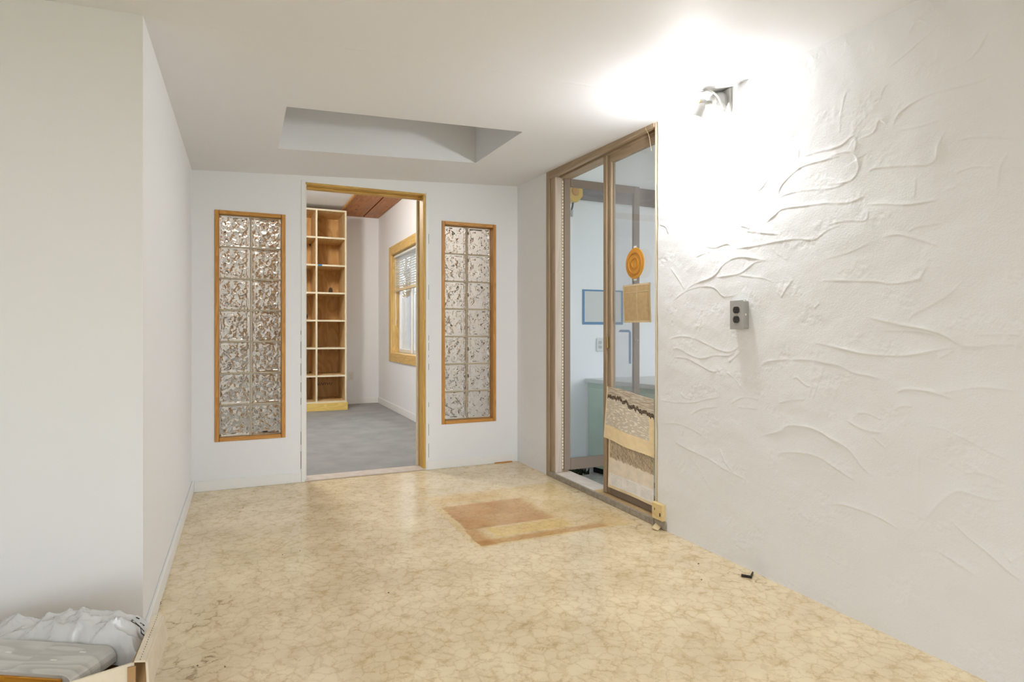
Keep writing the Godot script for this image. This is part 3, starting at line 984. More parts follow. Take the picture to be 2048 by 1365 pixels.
func build_blocks(called: String, r: Array, front: float, label: String, s: int) -> void:
	var bd := 0.026       # board thickness
	var w := thing(called, label, "window", Vector3((r[0] + r[1]) / 2.0, r[2], ZB), "", "structure")
	# frame boards lining the hole, a little proud of the wall
	var zf := ZB + 0.006
	for q in [[r[0], r[0] + bd, r[2], r[3], 1], [r[1] - bd, r[1], r[2], r[3], 1], [r[0] + bd, r[1] - bd, r[3] - bd, r[3], 0], [r[0] + bd, r[1] - bd, r[2], r[2] + bd, 0]]:
		var st := mb()
		span(st, Vector3(q[0] + 0.001, q[2] + 0.001, ZB2), Vector3(q[1] - 0.001, q[3] - 0.001, zf), 0.002, q[4], Vector2(q[0] * 3.1, q[2]))
		obj("frame_board", st, M.fir, w)
	var x0: float = r[0] + bd
	var x1: float = r[1] - bd
	var y0: float = r[2] + bd
	var y1: float = r[3] - bd
	var pw := (x1 - x0) / 2.0
	var ph := (y1 - y0) / 7.0
	var jo := 0.011
	var dep := 0.075
	var zc := front - dep / 2.0
	var rng := RandomNumberGenerator.new()
	rng.seed = s
	# mortar joints: one upright and the beds between the rows, set back from the glass faces
	var st := mb()
	span(st, Vector3(x0 + pw - jo / 2.0, y0, zc - 0.034), Vector3(x0 + pw + jo / 2.0, y1, zc + 0.031), 0.001)
	for k in 8:
		var y := clampf(y0 + ph * k, y0 + 0.003, y1 - 0.003)
		var hh := jo / 2.0 if k > 0 and k < 7 else 0.003
		for c in 2:
			span(st, Vector3(x0 + pw * c + (jo / 2.0 if c == 1 else 0.0), y - hh, zc - 0.034), Vector3(x0 + pw * (c + 1) - (jo / 2.0 if c == 0 else 0.0), y + hh, zc + 0.030 + rng.randf_range(0.0, 0.004)), 0.001)
	obj("mortar", st, M.mortar, w)
	var kinds := []
	for k in 4:
		kinds.append(block_mesh(pw - jo - 0.001, ph - jo - 0.001, dep, s * 10 + k))
	for row in 7:
		for c in 2:
			var o := MeshInstance3D.new()
			o.mesh = kinds[rng.randi() % 4]
			o.material_override = M.block_glass
			o.name = "glass_block"
			w.add_child(o, true)
			var at := Vector3(x0 + pw * (c + 0.5) + (0.002 if c == 1 else -0.002), y0 + ph * (row + 0.5), zc)
			o.position = at - w.position
			if rng.randf() < 0.5: o.rotation.z = PI

# ---------------------------------------------------------------- doorway and study
const SX := 1.79        # study right wall face
const SZ := -8.65       # study back wall face
const SH := 2.66        # study ceiling

func build_doorway() -> void:
	var t := thing("trim_1", "bare pine door lining around the opening to the study", "door frame", Vector3((WAY[0] + WAY[1]) / 2.0, 0, ZB), "", "structure")
	var st := mb()
	span(st, Vector3(WAY[0], WAY[3] - 0.012, ZB2 - 0.01), Vector3(WAY[1], WAY[3] + 0.001, ZB + 0.004), 0.002, 0)
	span(st, Vector3(WAY[0] + 0.012, WAY[3] - 0.026, ZB2 + 0.02), Vector3(WAY[1] - 0.012, WAY[3] - 0.012, ZB2 + 0.075), 0.003, 0)
	obj("head_lining", st, M.pine, t)
	st = mb()
	span(st, Vector3(WAY[1] - 0.018, 0.012, ZB2 - 0.01), Vector3(WAY[1] + 0.001, WAY[3] - 0.012, ZB + 0.004), 0.002, 1)
	obj("jamb", st, M.pine, t)
	st = mb()
	span(st, Vector3(WAY[1] - 0.034, 0.012, ZB2 - 0.005), Vector3(WAY[1] - 0.018, WAY[3] - 0.026, ZB2 + 0.022), 0.003, 1)
	obj("door_stop", st, M.shelf_edge, t)
	st = mb()
	span(st, Vector3(WAY[0] - 0.001, 0.004, ZB2 - 0.01), Vector3(WAY[0] + 0.006, WAY[3] - 0.012, ZB + 0.002), 0.002, 1)
	obj("jamb", st, M.trim, t)
	# painted corner beads beside the opening, cracked away from the wall
	for x in [[WAY[0] - 0.028, WAY[0] - 0.002], [WAY[1] + 0.003, WAY[1] + 0.024]]:
		st = mb()
		span(st, Vector3(x[0], 0.0, ZB - 0.001), Vector3(x[1], WAY[3] + 0.012, ZB + 0.005), 0.002, 1)
		obj("casing_strip", st, M.trim, t)
	var rng := RandomNumberGenerator.new()
	rng.seed = 19
	for x in [WAY[0] - 0.0295, WAY[1] + 0.0255]:
		st = mb()
		var y := 0.09
		while y < 1.75:
			var l := rng.randf_range(0.015, 0.12)
			if rng.randf() < 0.62:
				span(st, Vector3(x - 0.0012, y, ZB - 0.0005), Vector3(x + 0.0012, y + l, ZB + 0.0012), 0.0)
			y += l + rng.randf_range(0.01, 0.07)
		obj("paint_crack", st, M.slot, t)
	# threshold
	st = mb()
	span(st, Vector3(WAY[0] - 0.006, 0.0, ZB2 + 0.012), Vector3(WAY[1] + 0.002, 0.012, ZB + 0.008), 0.004, 0)
	obj("threshold", st, M.sill_top, t)
	st = mb()
	span(st, Vector3(WAY[0] - 0.006, 0.0, ZB2 - 0.005), Vector3(WAY[1] + 0.002, 0.004, ZB2 + 0.010), 0.0, 0)
	obj("threshold_gap", st, M.slot, t)

func build_study() -> void:
	var st := mb()
	span(st, Vector3(-2.7, -0.12, SZ - 0.1), Vector3(SX + 0.1, 0.0, ZB2 + 0.02), 0.0)
	structure("floor_study", st, M.concrete, "bare grey concrete floor beyond the doorway", "floor")
	st = mb()
	wall_box(st, 2, SZ - 0.14, SZ, -2.7, SX + 0.14, -0.1, 2.8)
	structure("wall_study_back", st, M.wall, "white wall behind the tall cubby bookcase", "wall")
	st = mb()
	wall_box(st, 0, SX, SX + 0.14, SZ, ZB2, -0.1, 2.8, [STUDY_WIN])
	structure("wall_study_right", st, M.wall, "white study wall around the pine cased window", "wall")
	st = mb()
	wall_box(st, 0, -2.84, -2.7, SZ - 0.14, ZB, -0.1, 2.8)
	structure("wall_study_left", st, M.wall, "white study wall opposite the pine cased window", "wall")
	st = mb()
	span(st, Vector3(-2.7, SH, SZ), Vector3(1.235, SH + 0.14, ZB2), 0.0)
	span(st, Vector3(1.235, SH + 0.03, SZ), Vector3(SX + 0.1, SH + 0.14, ZB2), 0.0)
	var cl := structure("ceiling_study", st, M.wall, "white painted study ceiling beside the wooden boards", "ceiling")
	for k in 2:
		var s2 := mb()
		span(s2, Vector3(1.24 + k * 0.324 + (0.007 if k else 0.0), SH - 0.012, SZ), Vector3(1.24 + (k + 1) * 0.324 - 0.103 * k - (0.0 if k else 0.007), SH + 0.03, ZB2), 0.004, 2, Vector2(k * 0.5, k * 0.3))
		obj("board", s2, M.plank_ceiling, cl)
	st = mb()
	span(st, Vector3(1.215, SH - 0.02, SZ), Vector3(1.238, SH + 0.01, ZB2), 0.003, 2)
	obj("edge_strip", st, M.fir, cl)
	st = mb()
	span(st, Vector3(1.25, 0, SZ), Vector3(SX, 0.085, SZ + 0.012), 0.003, 0)
	structure("baseboard_study_back", st, M.trim, "white baseboard between the bookcase and the study corner", "baseboard")
	st = mb()
	span(st, Vector3(SX - 0.012, 0, SZ + 0.012), Vector3(SX, 0.085, ZB2), 0.003, 2)
	structure("baseboard_study_right", st, M.trim, "white baseboard under the pine cased window", "baseboard")
	build_bookcase()
	build_study_window()
	# outlet low on the back wall
	var p := on_z(702, 753, SZ)
	outlet("wall_outlet", "white duplex outlet beside the bookcase on the study wall", Vector3(p.x, p.y, SZ), Vector3(0, 0, 1), M.white_plastic, M.white_plastic, M.slot, 0.006)
	# a blank plate high on the right wall
	p = on_x(836, 458, SX)
	st = mb()
	cbox(st, Vector3(SX - 0.004, p.y, p.z), Vector3(0.008, 0.115, 0.075), 0.003)
	cbox(st, Vector3(SX - 0.010, p.y, p.z), Vector3(0.006, 0.03, 0.02), 0.002)
	tag(obj("switch_plate", st, M.white_plastic), "small white wall plate above the pine cased window", "switch plate")

const STUDY_WIN := [-7.80, -5.95, 0.735, 2.03]

func build_bookcase() -> void:
	var x1 := 1.247
	var zf := -8.043
	var zb := SZ + 0.004
	var top := 1.02 + 7.846 * (664.0 - 422.0) / 1200.0
	var base := 0.10
	var pitch := (top - base) / 7.0
	var wid := 0.365
	var cols := 3
	var th := 0.02
	var x0 := x1 - cols * wid - th
	var t := thing("cubby_bookcase", "tall pale plywood cubby bookcase on a yellow plinth", "bookcase", Vector3((x0 + x1) / 2.0, 0, (zf + zb) / 2.0))
	var st: SurfaceTool
	for k in cols + 1:
		var x := x0 + k * wid
		st = mb()
		span(st, Vector3(x, base, zb), Vector3(x + th, top, zf - 0.003), 0.0, 1, Vector2(k * 0.21, 0))
		var o := obj("side_panel" if k == 0 or k == cols else "divider", st, M.shelf_in, t)
		st = mb()
		span(st, Vector3(x - 0.001, base, zf - 0.003), Vector3(x + th + 0.001, top, zf), 0.001, 1, Vector2(k * 0.3, 0))
		obj("edge_band", st, M.shelf_edge, o)
	for r in 8:
		var y := base + r * pitch - (th if r > 0 else 0.0)
		for k in cols:
			st = mb()
			span(st, Vector3(x0 + k * wid + th, y, zb + 0.008), Vector3(x0 + (k + 1) * wid, y + th, zf - 0.003), 0.0, 2, Vector2(r * 0.17, k * 0.4))
			var o := obj("shelf", st, M.shelf_in, t)
			st = mb()
			span(st, Vector3(x0 + k * wid + th, y - 0.001, zf - 0.003), Vector3(x0 + (k + 1) * wid, y + th + 0.001, zf), 0.001, 0, Vector2(r * 0.3, k))
			obj("edge_band", st, M.shelf_edge, o)
	for k in cols:
		st = mb()
		span(st, Vector3(x0 + k * wid + th * 0.5, base, zb), Vector3(x0 + (k + 1) * wid + th * 0.5, top, zb + 0.008), 0.0, 1, Vector2(k * 0.37, 0.1))
		var o := obj("back_panel", st, M.ply, t)
		# lumber stamp in the bottom cubby, a row of short dark strokes
		var rng := RandomNumberGenerator.new()
		rng.seed = 30 + k
		st = mb()
		for q in 9:
			var cx := x0 + k * wid + 0.07 + q * 0.025
			var b := Basis(Vector3.BACK, rng.randf_range(-0.6, 0.6))
			cbox(st, Vector3(cx, base + 0.2 + rng.randf_range(-0.004, 0.004), zb + 0.0085), Vector3(0.008, rng.randf_range(0.025, 0.05), 0.0012), 0.0, 1, b)
		obj("lumber_stamp", st, M.socket_dark, o)
	st = mb()
	span(st, Vector3(x0 - 0.01, 0, zb), Vector3(x1 + 0.014, base, zf + 0.012), 0.003, 0)
	obj("plinth", st, M.plinth, t)
	st = mb()
	var tp := on_z(640, 530.5, zf)
	cbox(st, tp + Vector3(0, 0, 0.0015), Vector3(0.055, 0.022, 0.002), 0.0005)
	tag(obj("masking_tape", st, M.blue_tape), "scrap of blue masking tape stuck on a bookcase shelf edge", "tape")

func build_study_window() -> void:
	var r := STUDY_WIN
	var w := thing("window_3", "sliding window with wide bare pine casing and blinds", "window", Vector3(SX, r[2], (r[0] + r[1]) / 2.0), "", "structure")
	var c := 0.1
	var st: SurfaceTool
	for q in [[r[0] - c, r[0] + 0.012, r[2] - c, r[3] + c, 1], [r[1] - 0.012, r[1] + c, r[2] - c, r[3] + c, 1], [r[0] + 0.012, r[1] - 0.012, r[3] - 0.012, r[3] + c, 2], [r[0] + 0.012, r[1] - 0.012, r[2] - c, r[2] + 0.012, 2]]:
		st = mb()
		span(st, Vector3(SX - 0.02, q[2], q[0]), Vector3(SX - 0.0005, q[3], q[1]), 0.003, q[4], Vector2(q[0], q[2]))
		obj("casing", st, M.casing, w)
	for q in [[r[0], r[0] + 0.015, r[2], r[3]], [r[1] - 0.015, r[1], r[2], r[3]], [r[0] + 0.015, r[1] - 0.015, r[3] - 0.015, r[3]], [r[0] + 0.015, r[1] - 0.015, r[2], r[2] + 0.015]]:
		st = mb()
		span(st, Vector3(SX - 0.0004, q[2] + 0.001, q[0] + 0.001), Vector3(SX + 0.105, q[3] - 0.001, q[1] - 0.001), 0.002, 1)
		obj("jamb_lining", st, M.casing, w)
	# sashes
	var xs := SX + 0.085
	var inner := [r[0] + 0.015, r[1] - 0.015, r[2] + 0.015, r[3] - 0.015]
	var zm: float = r[0] + 0.62
	for q in [[inner[0], zm + 0.03, xs], [zm - 0.03, inner[1], xs + 0.03]]:
		st = mb()
		var x: float = q[2]
		span(st, Vector3(x, inner[2], q[0]), Vector3(x + 0.025, inner[3], q[0] + 0.055), 0.003)
		span(st, Vector3(x, inner[2], q[1] - 0.055), Vector3(x + 0.025, inner[3], q[1]), 0.003)
		span(st, Vector3(x, inner[3] - 0.05, q[0] + 0.055), Vector3(x + 0.025, inner[3], q[1] - 0.055), 0.003)
		span(st, Vector3(x, inner[2], q[0] + 0.055), Vector3(x + 0.025, inner[2] + 0.05, q[1] - 0.055), 0.003)
		var s := obj("sash", st, M.white_plastic, w)
		st = mb()
		span(st, Vector3(x + 0.010, inner[2] + 0.05, q[0] + 0.055), Vector3(x + 0.014, inner[3] - 0.05, q[1] - 0.055), 0.0)
		obj("pane", st, M.glass, s)
	# blind drawn up to half height
	var b := thing("window_blind", "white slatted blind half lowered in the pine cased window", "blind", Vector3(SX + 0.04, r[3], (r[0] + r[1]) / 2.0))
	st = mb()
	span(st, Vector3(SX + 0.02, r[3] - 0.05, r[0] + 0.02), Vector3(SX + 0.06, r[3] - 0.017, r[1] - 0.02), 0.003, 2)
	obj("head_rail", st, M.white_plastic, b)
	var y1: float = r[3] - 0.075
	var low := 1.02 + 7.9 * (664.0 - 583.0) / 1200.0
	var n := 13
	for k in n:
		st = mb()
		cbox(st, Vector3(SX + 0.04, lerpf(y1, low + 0.045, k / (n - 1.0)), (r[0] + r[1]) / 2.0), Vector3(0.03, 0.0016, r[1] - r[0] - 0.05), 0.0004, 2, Basis(Vector3.BACK, -0.25))
		obj("slat", st, M.white_plastic, b)
	st = mb()
	cbox(st, Vector3(SX + 0.04, low, (r[0] + r[1]) / 2.0), Vector3(0.032, 0.035, r[1] - r[0] - 0.045), 0.004, 2)
	obj("bottom_rail", st, M.kraft_light, b)
	st = mb()
	tube(st, [Vector3(SX + 0.03, r[3] - 0.05, r[0] + 0.07), Vector3(SX + 0.028, 1.5, r[0] + 0.075), Vector3(SX + 0.03, 1.1, r[0] + 0.09)], 0.003, 6)
	obj("cord", st, M.white_plastic, b)

# duplex outlet on a plate; n is the way it faces
func outlet(called: String, label: String, at: Vector3, n: Vector3, plate: Material, body: Material, slots: Material, thick: float) -> Node3D:
	var t := thing(called, label, "outlet", at)
	var b := Basis(Vector3.UP.cross(n), Vector3.UP, n)
	var st := mb()
	cbox(st, at + n * thick / 2.0, Vector3(0.072, 0.116, thick), 0.003, 1, b)
	obj("plate", st, plate, t)
	for s in [-1.0, 1.0]:
		var c: Vector3 = at + Vector3.UP * 0.0195 * s + n * thick
		st = mb()
		var pts := []
		for k in 20:
			var an := TAU * k / 20.0
			pts.append(c + b * Vector3(clampf(cos(an) * 0.0172, -0.0172, 0.0172), clampf(sin(an) * 0.0172, -0.0138, 0.0138), -0.001))
		prism(st, pts, n * 0.0035)
		var o := obj("receptacle", st, body, t)
		for q in [[-0.0065, 0.003, 0.002, 0.008], [0.0065, 0.003, 0.002, 0.0065], [0.0, -0.0075, 0.0045, 0.0045]]:
			st = mb()
			cbox(st, c + b * Vector3(q[0], q[1], 0.0027), Vector3(q[2], q[3], 0.0008), 0.0, 1, b)
			obj("slot", st, slots, o)
	st = mb()
	lathe(st, [Vector2(0.0, 0.0016), Vector2(0.0022, 0.0013), Vector2(0.003, 0.0)], at + n * thick, Basis(b.x, n, -b.y), 10)
	obj("screw", st, M.steel, t)
	return t

# ---------------------------------------------------------------- sliding door and patio
const GX := 2.045        # plane of the fixed pane
const PY := -0.18        # patio floor
const PZ := -4.40        # patio end wall face

func build_sliding_door() -> void:
	var t := thing("door_1", "brown framed sliding patio door beside the plaster wall", "sliding door", Vector3(2.05, 0, (DOOR_A + DOOR_B) / 2.0), "", "structure")
	var st := mb()
	# far jamb: face board, then the lighter lining with its weather strip
	span(st, Vector3(XR - 0.004, 0.0, DOOR_A), Vector3(2.12, 2.16, DOOR_A + 0.045), 0.004, 1)
	span(st, Vector3(XR + 0.006, 0.03, DOOR_A + 0.045), Vector3(2.10, 2.12, DOOR_A + 0.104), 0.008, 1, Vector2(0.3, 0))
	obj("jamb", st, M.bronze, t)
	st = mb()
	span(st, Vector3(XR + 0.010, 0.035, DOOR_A + 0.104), Vector3(2.043, 2.10, DOOR_A + 0.112), 0.002, 1)
	obj("jamb_lining", st, M.bronze_light, t)
	st = mb()
	for k in 90:
		var y := 0.06 + k * 0.0225
		span(st, Vector3(2.044, y, DOOR_A + 0.104), Vector3(2.054, y + 0.016, DOOR_A + 0.1135), 0.001)
	var ws := obj("weather_strip", st, M.shelf_edge, t)
	ws.set_meta("kind", "stuff")
	# near jamb edge, mostly behind the plaster
	st = mb()
	span(st, Vector3(XR + 0.004, 0.0, DOOR_B), Vector3(2.118, 2.16, DOOR_B + 0.017), 0.002, 1)
	obj("jamb", st, M.shelf_edge, t)
	# head
	st = mb()
	span(st, Vector3(XR - 0.004, 2.100, DOOR_A + 0.045), Vector3(XR + 0.03, 2.19, DOOR_B), 0.004, 2)
	span(st, Vector3(XR + 0.03, 2.112, DOOR_A + 0.045), Vector3(XR + 0.05, 2.19, DOOR_B), 0.002, 2)
	span(st, Vector3(XR + 0.05, 2.095, DOOR_A + 0.045), Vector3(2.118, 2.19, DOOR_B), 0.003, 2)
	obj("head", st, M.bronze, t)
	# sill: worn front strip, pale top, wood track
	st = mb()
	span(st, Vector3(XR - 0.004, 0.0, DOOR_A + 0.045), Vector3(XR + 0.010, 0.036, DOOR_B), 0.003, 2)
	obj("sill_edge", st, M.sill, t)
	st = mb()
	span(st, Vector3(XR + 0.010, 0.0, DOOR_A + 0.045), Vector3(2.12, 0.034, DOOR_A + 0.60), 0.002, 2)
	obj("sill", st, M.sill_top, t)
	st = mb()
	span(st, Vector3(XR + 0.010, 0.0, DOOR_A + 0.60), Vector3(2.12, 0.034, DOOR_B), 0.002, 2)
	obj("sill", st, M.kraft, t)
	# fixed panel
	var za := -3.138
	var zb := DOOR_B - 0.002
	st = mb()
	span(st, Vector3(GX - 0.018, 0.036, za), Vector3(GX + 0.03, 2.098, za + 0.036), 0.003, 1)
	span(st, Vector3(GX - 0.008, 0.036, za + 0.036), Vector3(GX + 0.02, 2.098, za + 0.064), 0.004, 1, Vector2(0.2, 0))
	span(st, Vector3(GX - 0.014, 0.12, za + 0.064), Vector3(GX + 0.02, 2.05, za + 0.08), 0.002, 1, Vector2(0.4, 0))
	var stile := obj("panel_stile", st, M.bronze, t)
	st = mb()
	span(st, Vector3(GX - 0.021, 0.92, za + 0.038), Vector3(GX - 0.008, 0.99, za + 0.052), 0.003, 1)
	obj("finger_pull", st, M.brass, stile)
	st = mb()
	span(st, Vector3(GX - 0.012, 0.036, za + 0.064), Vector3(GX + 0.02, 0.12, zb), 0.003, 2)
	obj("bottom_rail", st, M.screen_frame, t)  # darker brown than the other rails: recess shade put into its colour
	st = mb()
	span(st, Vector3(GX - 0.012, 2.045, za + 0.064), Vector3(GX + 0.02, 2.098, zb), 0.003, 2)
	obj("top_rail", st, M.bronze, t)
	st = mb()
	span(st, Vector3(GX, 0.12, za + 0.08), Vector3(GX + 0.005, 2.045, zb), 0.0)
	obj("pane", st, M.dusty_glass, t)
	# loose wire looped over the head, hanging down beside the plaster
	st = mb()
	var wp := []
	for q in [[1304, 252], [1299, 246], [1293, 249], [1291, 258], [1296, 266], [1299, 276], [1301, 290], [1303, 302]]:
		wp.append(on_x(q[0], q[1], XR - 0.004))
	tube(st, wp, 0.0011, 6)
	tag(obj("loose_wire", st, M.kraft_light), "thin loose wire looped at the top corner of the patio door", "wire")
	# the screen door, swung out square to the wall
	var z := DOOR_A + 0.114
	var s := thing("door_2", "brown screen door swung open on the patio", "screen door", Vector3(2.06, 0.04, z), "", "structure")
	for q in [[2.06, 2.112, 0.045, 2.10, 1, "stile"], [2.652, 2.704, 0.045, 2.10, 1, "stile"], [2.112, 2.652, 2.045, 2.10, 0, "rail"], [2.112, 2.652, 0.045, 0.125, 0, "rail"]]:
		st = mb()
		span(st, Vector3(q[0], q[2], z - 0.028), Vector3(q[1], q[3], z - 0.002), 0.003, q[4])
		obj(q[5], st, M.screen_frame, s)
	st = mb()
	span(st, Vector3(2.112, 0.125, z - 0.016), Vector3(2.652, 2.045, z - 0.0155), 0.0)
	obj("screen", st, M.screen_mesh, s)
	st = mb()
	var lp := on_z(1274, 681, z)
	lathe(st, [Vector2(0.0, 0.012), Vector2(0.006, 0.011), Vector2(0.008, 0.004), Vector2(0.011, 0.0)], lp + Vector3(0, 0, -0.002), Basis(Vector3.RIGHT, Vector3.BACK, Vector3.DOWN), 14)
	obj("latch_knob", st, M.steel, s)

func print_image(upper: bool) -> ImageTexture:
	# faded photograph prints: bleached grass, bark, leaf shadows and lines of small type
	var w := 300
	var h := 360
	var im := Image.create(w, h, false, Image.FORMAT_RGB8)
	var n := FastNoiseLite.new()
	n.seed = 71 if upper else 72
	n.frequency = 0.02
	n.fractal_octaves = 4
	var rng := RandomNumberGenerator.new()
	rng.seed = 33
	for y in h:
		for x in w:
			var c: Color
			var k := n.get_noise_2d(x, y)
			if upper:
				var bark := 62.0 + x * 0.16 + n.get_noise_2d(x * 2.0, 5.0) * 24.0
				if y < bark - 16.0:
					c = rgb(206, 198, 186).lerp(rgb(166, 150, 128), clampf(0.5 + n.get_noise_2d(x * 0.7 + y * 2.0, y * 6.0) * 1.6, 0, 1))
				elif y < bark + 10.0 + n.get_noise_2d(x * 3.0, 40.0) * 14.0:
					c = rgb(120, 102, 82).lerp(rgb(58, 48, 40), clampf(0.5 + n.get_noise_2d(x * 1.6, y * 7.0) * 1.8, 0, 1))
				elif y < 268 and x < 272:
					var leafy := n.get_noise_2d(x * 1.4 + 90.0, y * 3.2)
					c = rgb(198, 188, 170).lerp(rgb(228, 222, 210), smoothstep(0.18, 0.3, leafy))
				else:
					c = rgb(228, 208, 168)
			else:
				if y < 205 + int(n.get_noise_2d(x * 1.5, 3.0) * 16.0):
					c = rgb(196, 180, 154)
				elif y < 286 - x * 0.03:
					c = rgb(226, 216, 200)
				elif y < 346:
					c = rgb(230, 228, 224)
				else:
					c = rgb(224, 206, 170)
			if x < 7: c = rgb(226, 210, 178)
			c = c * (1.08 + 0.05 * k)
			im.set_pixel(x, y, c)
	if not upper:
		for k in 1500:
			var x := rng.randf_range(8, w)
			var y := rng.randf_range(60, 206)
			var l := rng.randf_range(10, 40)
			var dx := rng.randf_range(-0.7, 0.9)
			var c := rgb(92, 76, 58).lerp(rgb(222, 206, 178), pow(rng.randf(), 0.8))
			for q in int(l):
				var px := int(x + dx * q + q * q * 0.012)
				var py := int(y - l * 0.4 + q * 0.8)
				if px > 7 and px < w and py > 50 and py < 208: im.set_pixel(px, py, c)
		# type: columns of thin broken lines
		for col in [[22, 96], [128, 196], [222, 290]]:
			for line in 7:
				var y := 292 + line * 7
				var x: int = col[0]
				while x < col[1]:
					var l := rng.randi_range(3, 12)
					for q in l:
						if x + q < col[1]: im.set_pixel(x + q, y, rgb(176, 174, 172))
					x += l + 3
	return ImageTexture.create_from_image(im)

func build_door_papers() -> void:
	var x := GX - 0.024
	# lower poster, flat against the stile and glass
	var lo_m := mat(Color.WHITE, 0.75, print_image(false))
	lo_m.texture_repeat = false
	var tl := on_x(1219.5, 872, x); var tr := on_x(1309, 912, x); var bl := on_x(1217.3, 973.5, x); var br := on_x(1309, 1013, x)
	tl.y += 0.12; tr.y += 0.12
	var st := mb()
	sheet(st, 12, 16, func(u: float, v: float) -> Vector3:
		var p := tl.lerp(tr, u).lerp(bl.lerp(br, u), v)
		return p + Vector3(-0.003 - 0.005 * sin(u * 7.0 + 1.0) * v * v * 0.6, 0, 0))
	tag(obj("poster", st, lo_m), "pale poster with dry grass and small type taped low on the patio door", "poster")
	var up_m := mat(Color.WHITE, 0.75, print_image(true))
	up_m.texture_repeat = false
	var xx := x - 0.018
	var a := on_x(1215.5, 773, xx); var b := on_x(1309, 797, xx); var c := on_x(1208.5, 874.5, xx); var d := on_x(1309, 917, xx)
	st = mb()
	sheet(st, 16, 18, func(u: float, v: float) -> Vector3:
		var p := a.lerp(b, u).lerp(c.lerp(d, u), v)
		var bow := 0.016 * sin(u * PI) * (0.4 + 0.6 * v) - 0.010 * sin(u * 9.0) * v
		return p + Vector3(-0.004 - bow * 0.6, 0.012 * sin(u * 5.0) * (1.0 - v) * 0.4, 0))
	tag(obj("poster", st, up_m), "curling poster of bark and leaf shadows hung over the grass poster", "poster")
	# brown paper
	var q := [on_x(1246.6, 571.5, x), on_x(1301, 565, x), on_x(1302, 645, x), on_x(1247.5, 646, x)]
	var paper := thing("kraft_paper_sheet", "square of folded brown paper stuck on the patio door glass", "paper", q[3])
	st = mb()
	sheet(st, 6, 6, func(u: float, v: float) -> Vector3: return (q[0] as Vector3).lerp(q[1], u).lerp((q[3] as Vector3).lerp(q[2], u), v) + Vector3(-0.002 * sin(u * 3.0) - 0.002 * sin(v * 5.0), 0, 0), 0.001)
	obj("paper", st, M.kraft, paper)
	var strips := [[0.0, 1.0, 0.0, 0.05], [0.0, 1.0, 0.95, 1.0], [0.0, 0.035, 0.05, 0.95], [0.965, 1.0, 0.05, 0.95], [0.035, 0.965, 0.20, 0.215], [0.52, 0.535, 0.05, 0.95]]
	for s in strips:
		st = mb()
		sheet(st, 4, 4, func(u: float, v: float) -> Vector3:
			var uu := lerpf(s[0], s[1], u)
			var vv := lerpf(s[2], s[3], v)
			return (q[0] as Vector3).lerp(q[1], uu).lerp((q[3] as Vector3).lerp(q[2], uu), vv) + Vector3(-0.002 * sin(uu * 3.0) - 0.002 * sin(vv * 5.0) - 0.0011, 0, 0), 0.0006)
		obj("fold_line", st, M.kraft_light, paper)
	# orange disc
	var c0 := on_x(1270.5, 527, x)
	var disc := thing("round_trivet", "round orange disc stuck on the patio door glass above brown paper", "disc", c0)
	var face := Basis(Vector3.BACK, Vector3.LEFT, Vector3.UP)
	st = mb()
	lathe(st, [Vector2(0.0, 0.004), Vector2(0.026, 0.004), Vector2(0.0262, 0.0065), Vector2(0.033, 0.0065), Vector2(0.0335, 0.004), Vector2(0.056, 0.004), Vector2(0.0562, 0.0065), Vector2(0.064, 0.0065), Vector2(0.0645, 0.004), Vector2(0.086, 0.004), Vector2(0.088, 0.002), Vector2(0.086, 0.0), Vector2(0.0, 0.0)], c0, face, 40)
	obj("disc", st, M.orange_disc, disc)
	for r in [[0.0258, 0.0334], [0.0560, 0.0644]]:
		st = mb()
		lathe(st, [Vector2(r[0], 0.0055), Vector2(r[0], 0.0072), Vector2(r[1], 0.0072), Vector2(r[1], 0.0055)], c0, face, 40)
		obj("ring", st, M.orange_ring, disc)
	for sg in [-1.0, 1.0]:
		st = mb()
		cbox(st, c0 + Vector3(-0.001, sg * 0.089, 0), Vector3(0.002, 0.018, 0.026), 0.0005)
		obj("tape_tab", st, M.white_plastic, disc)

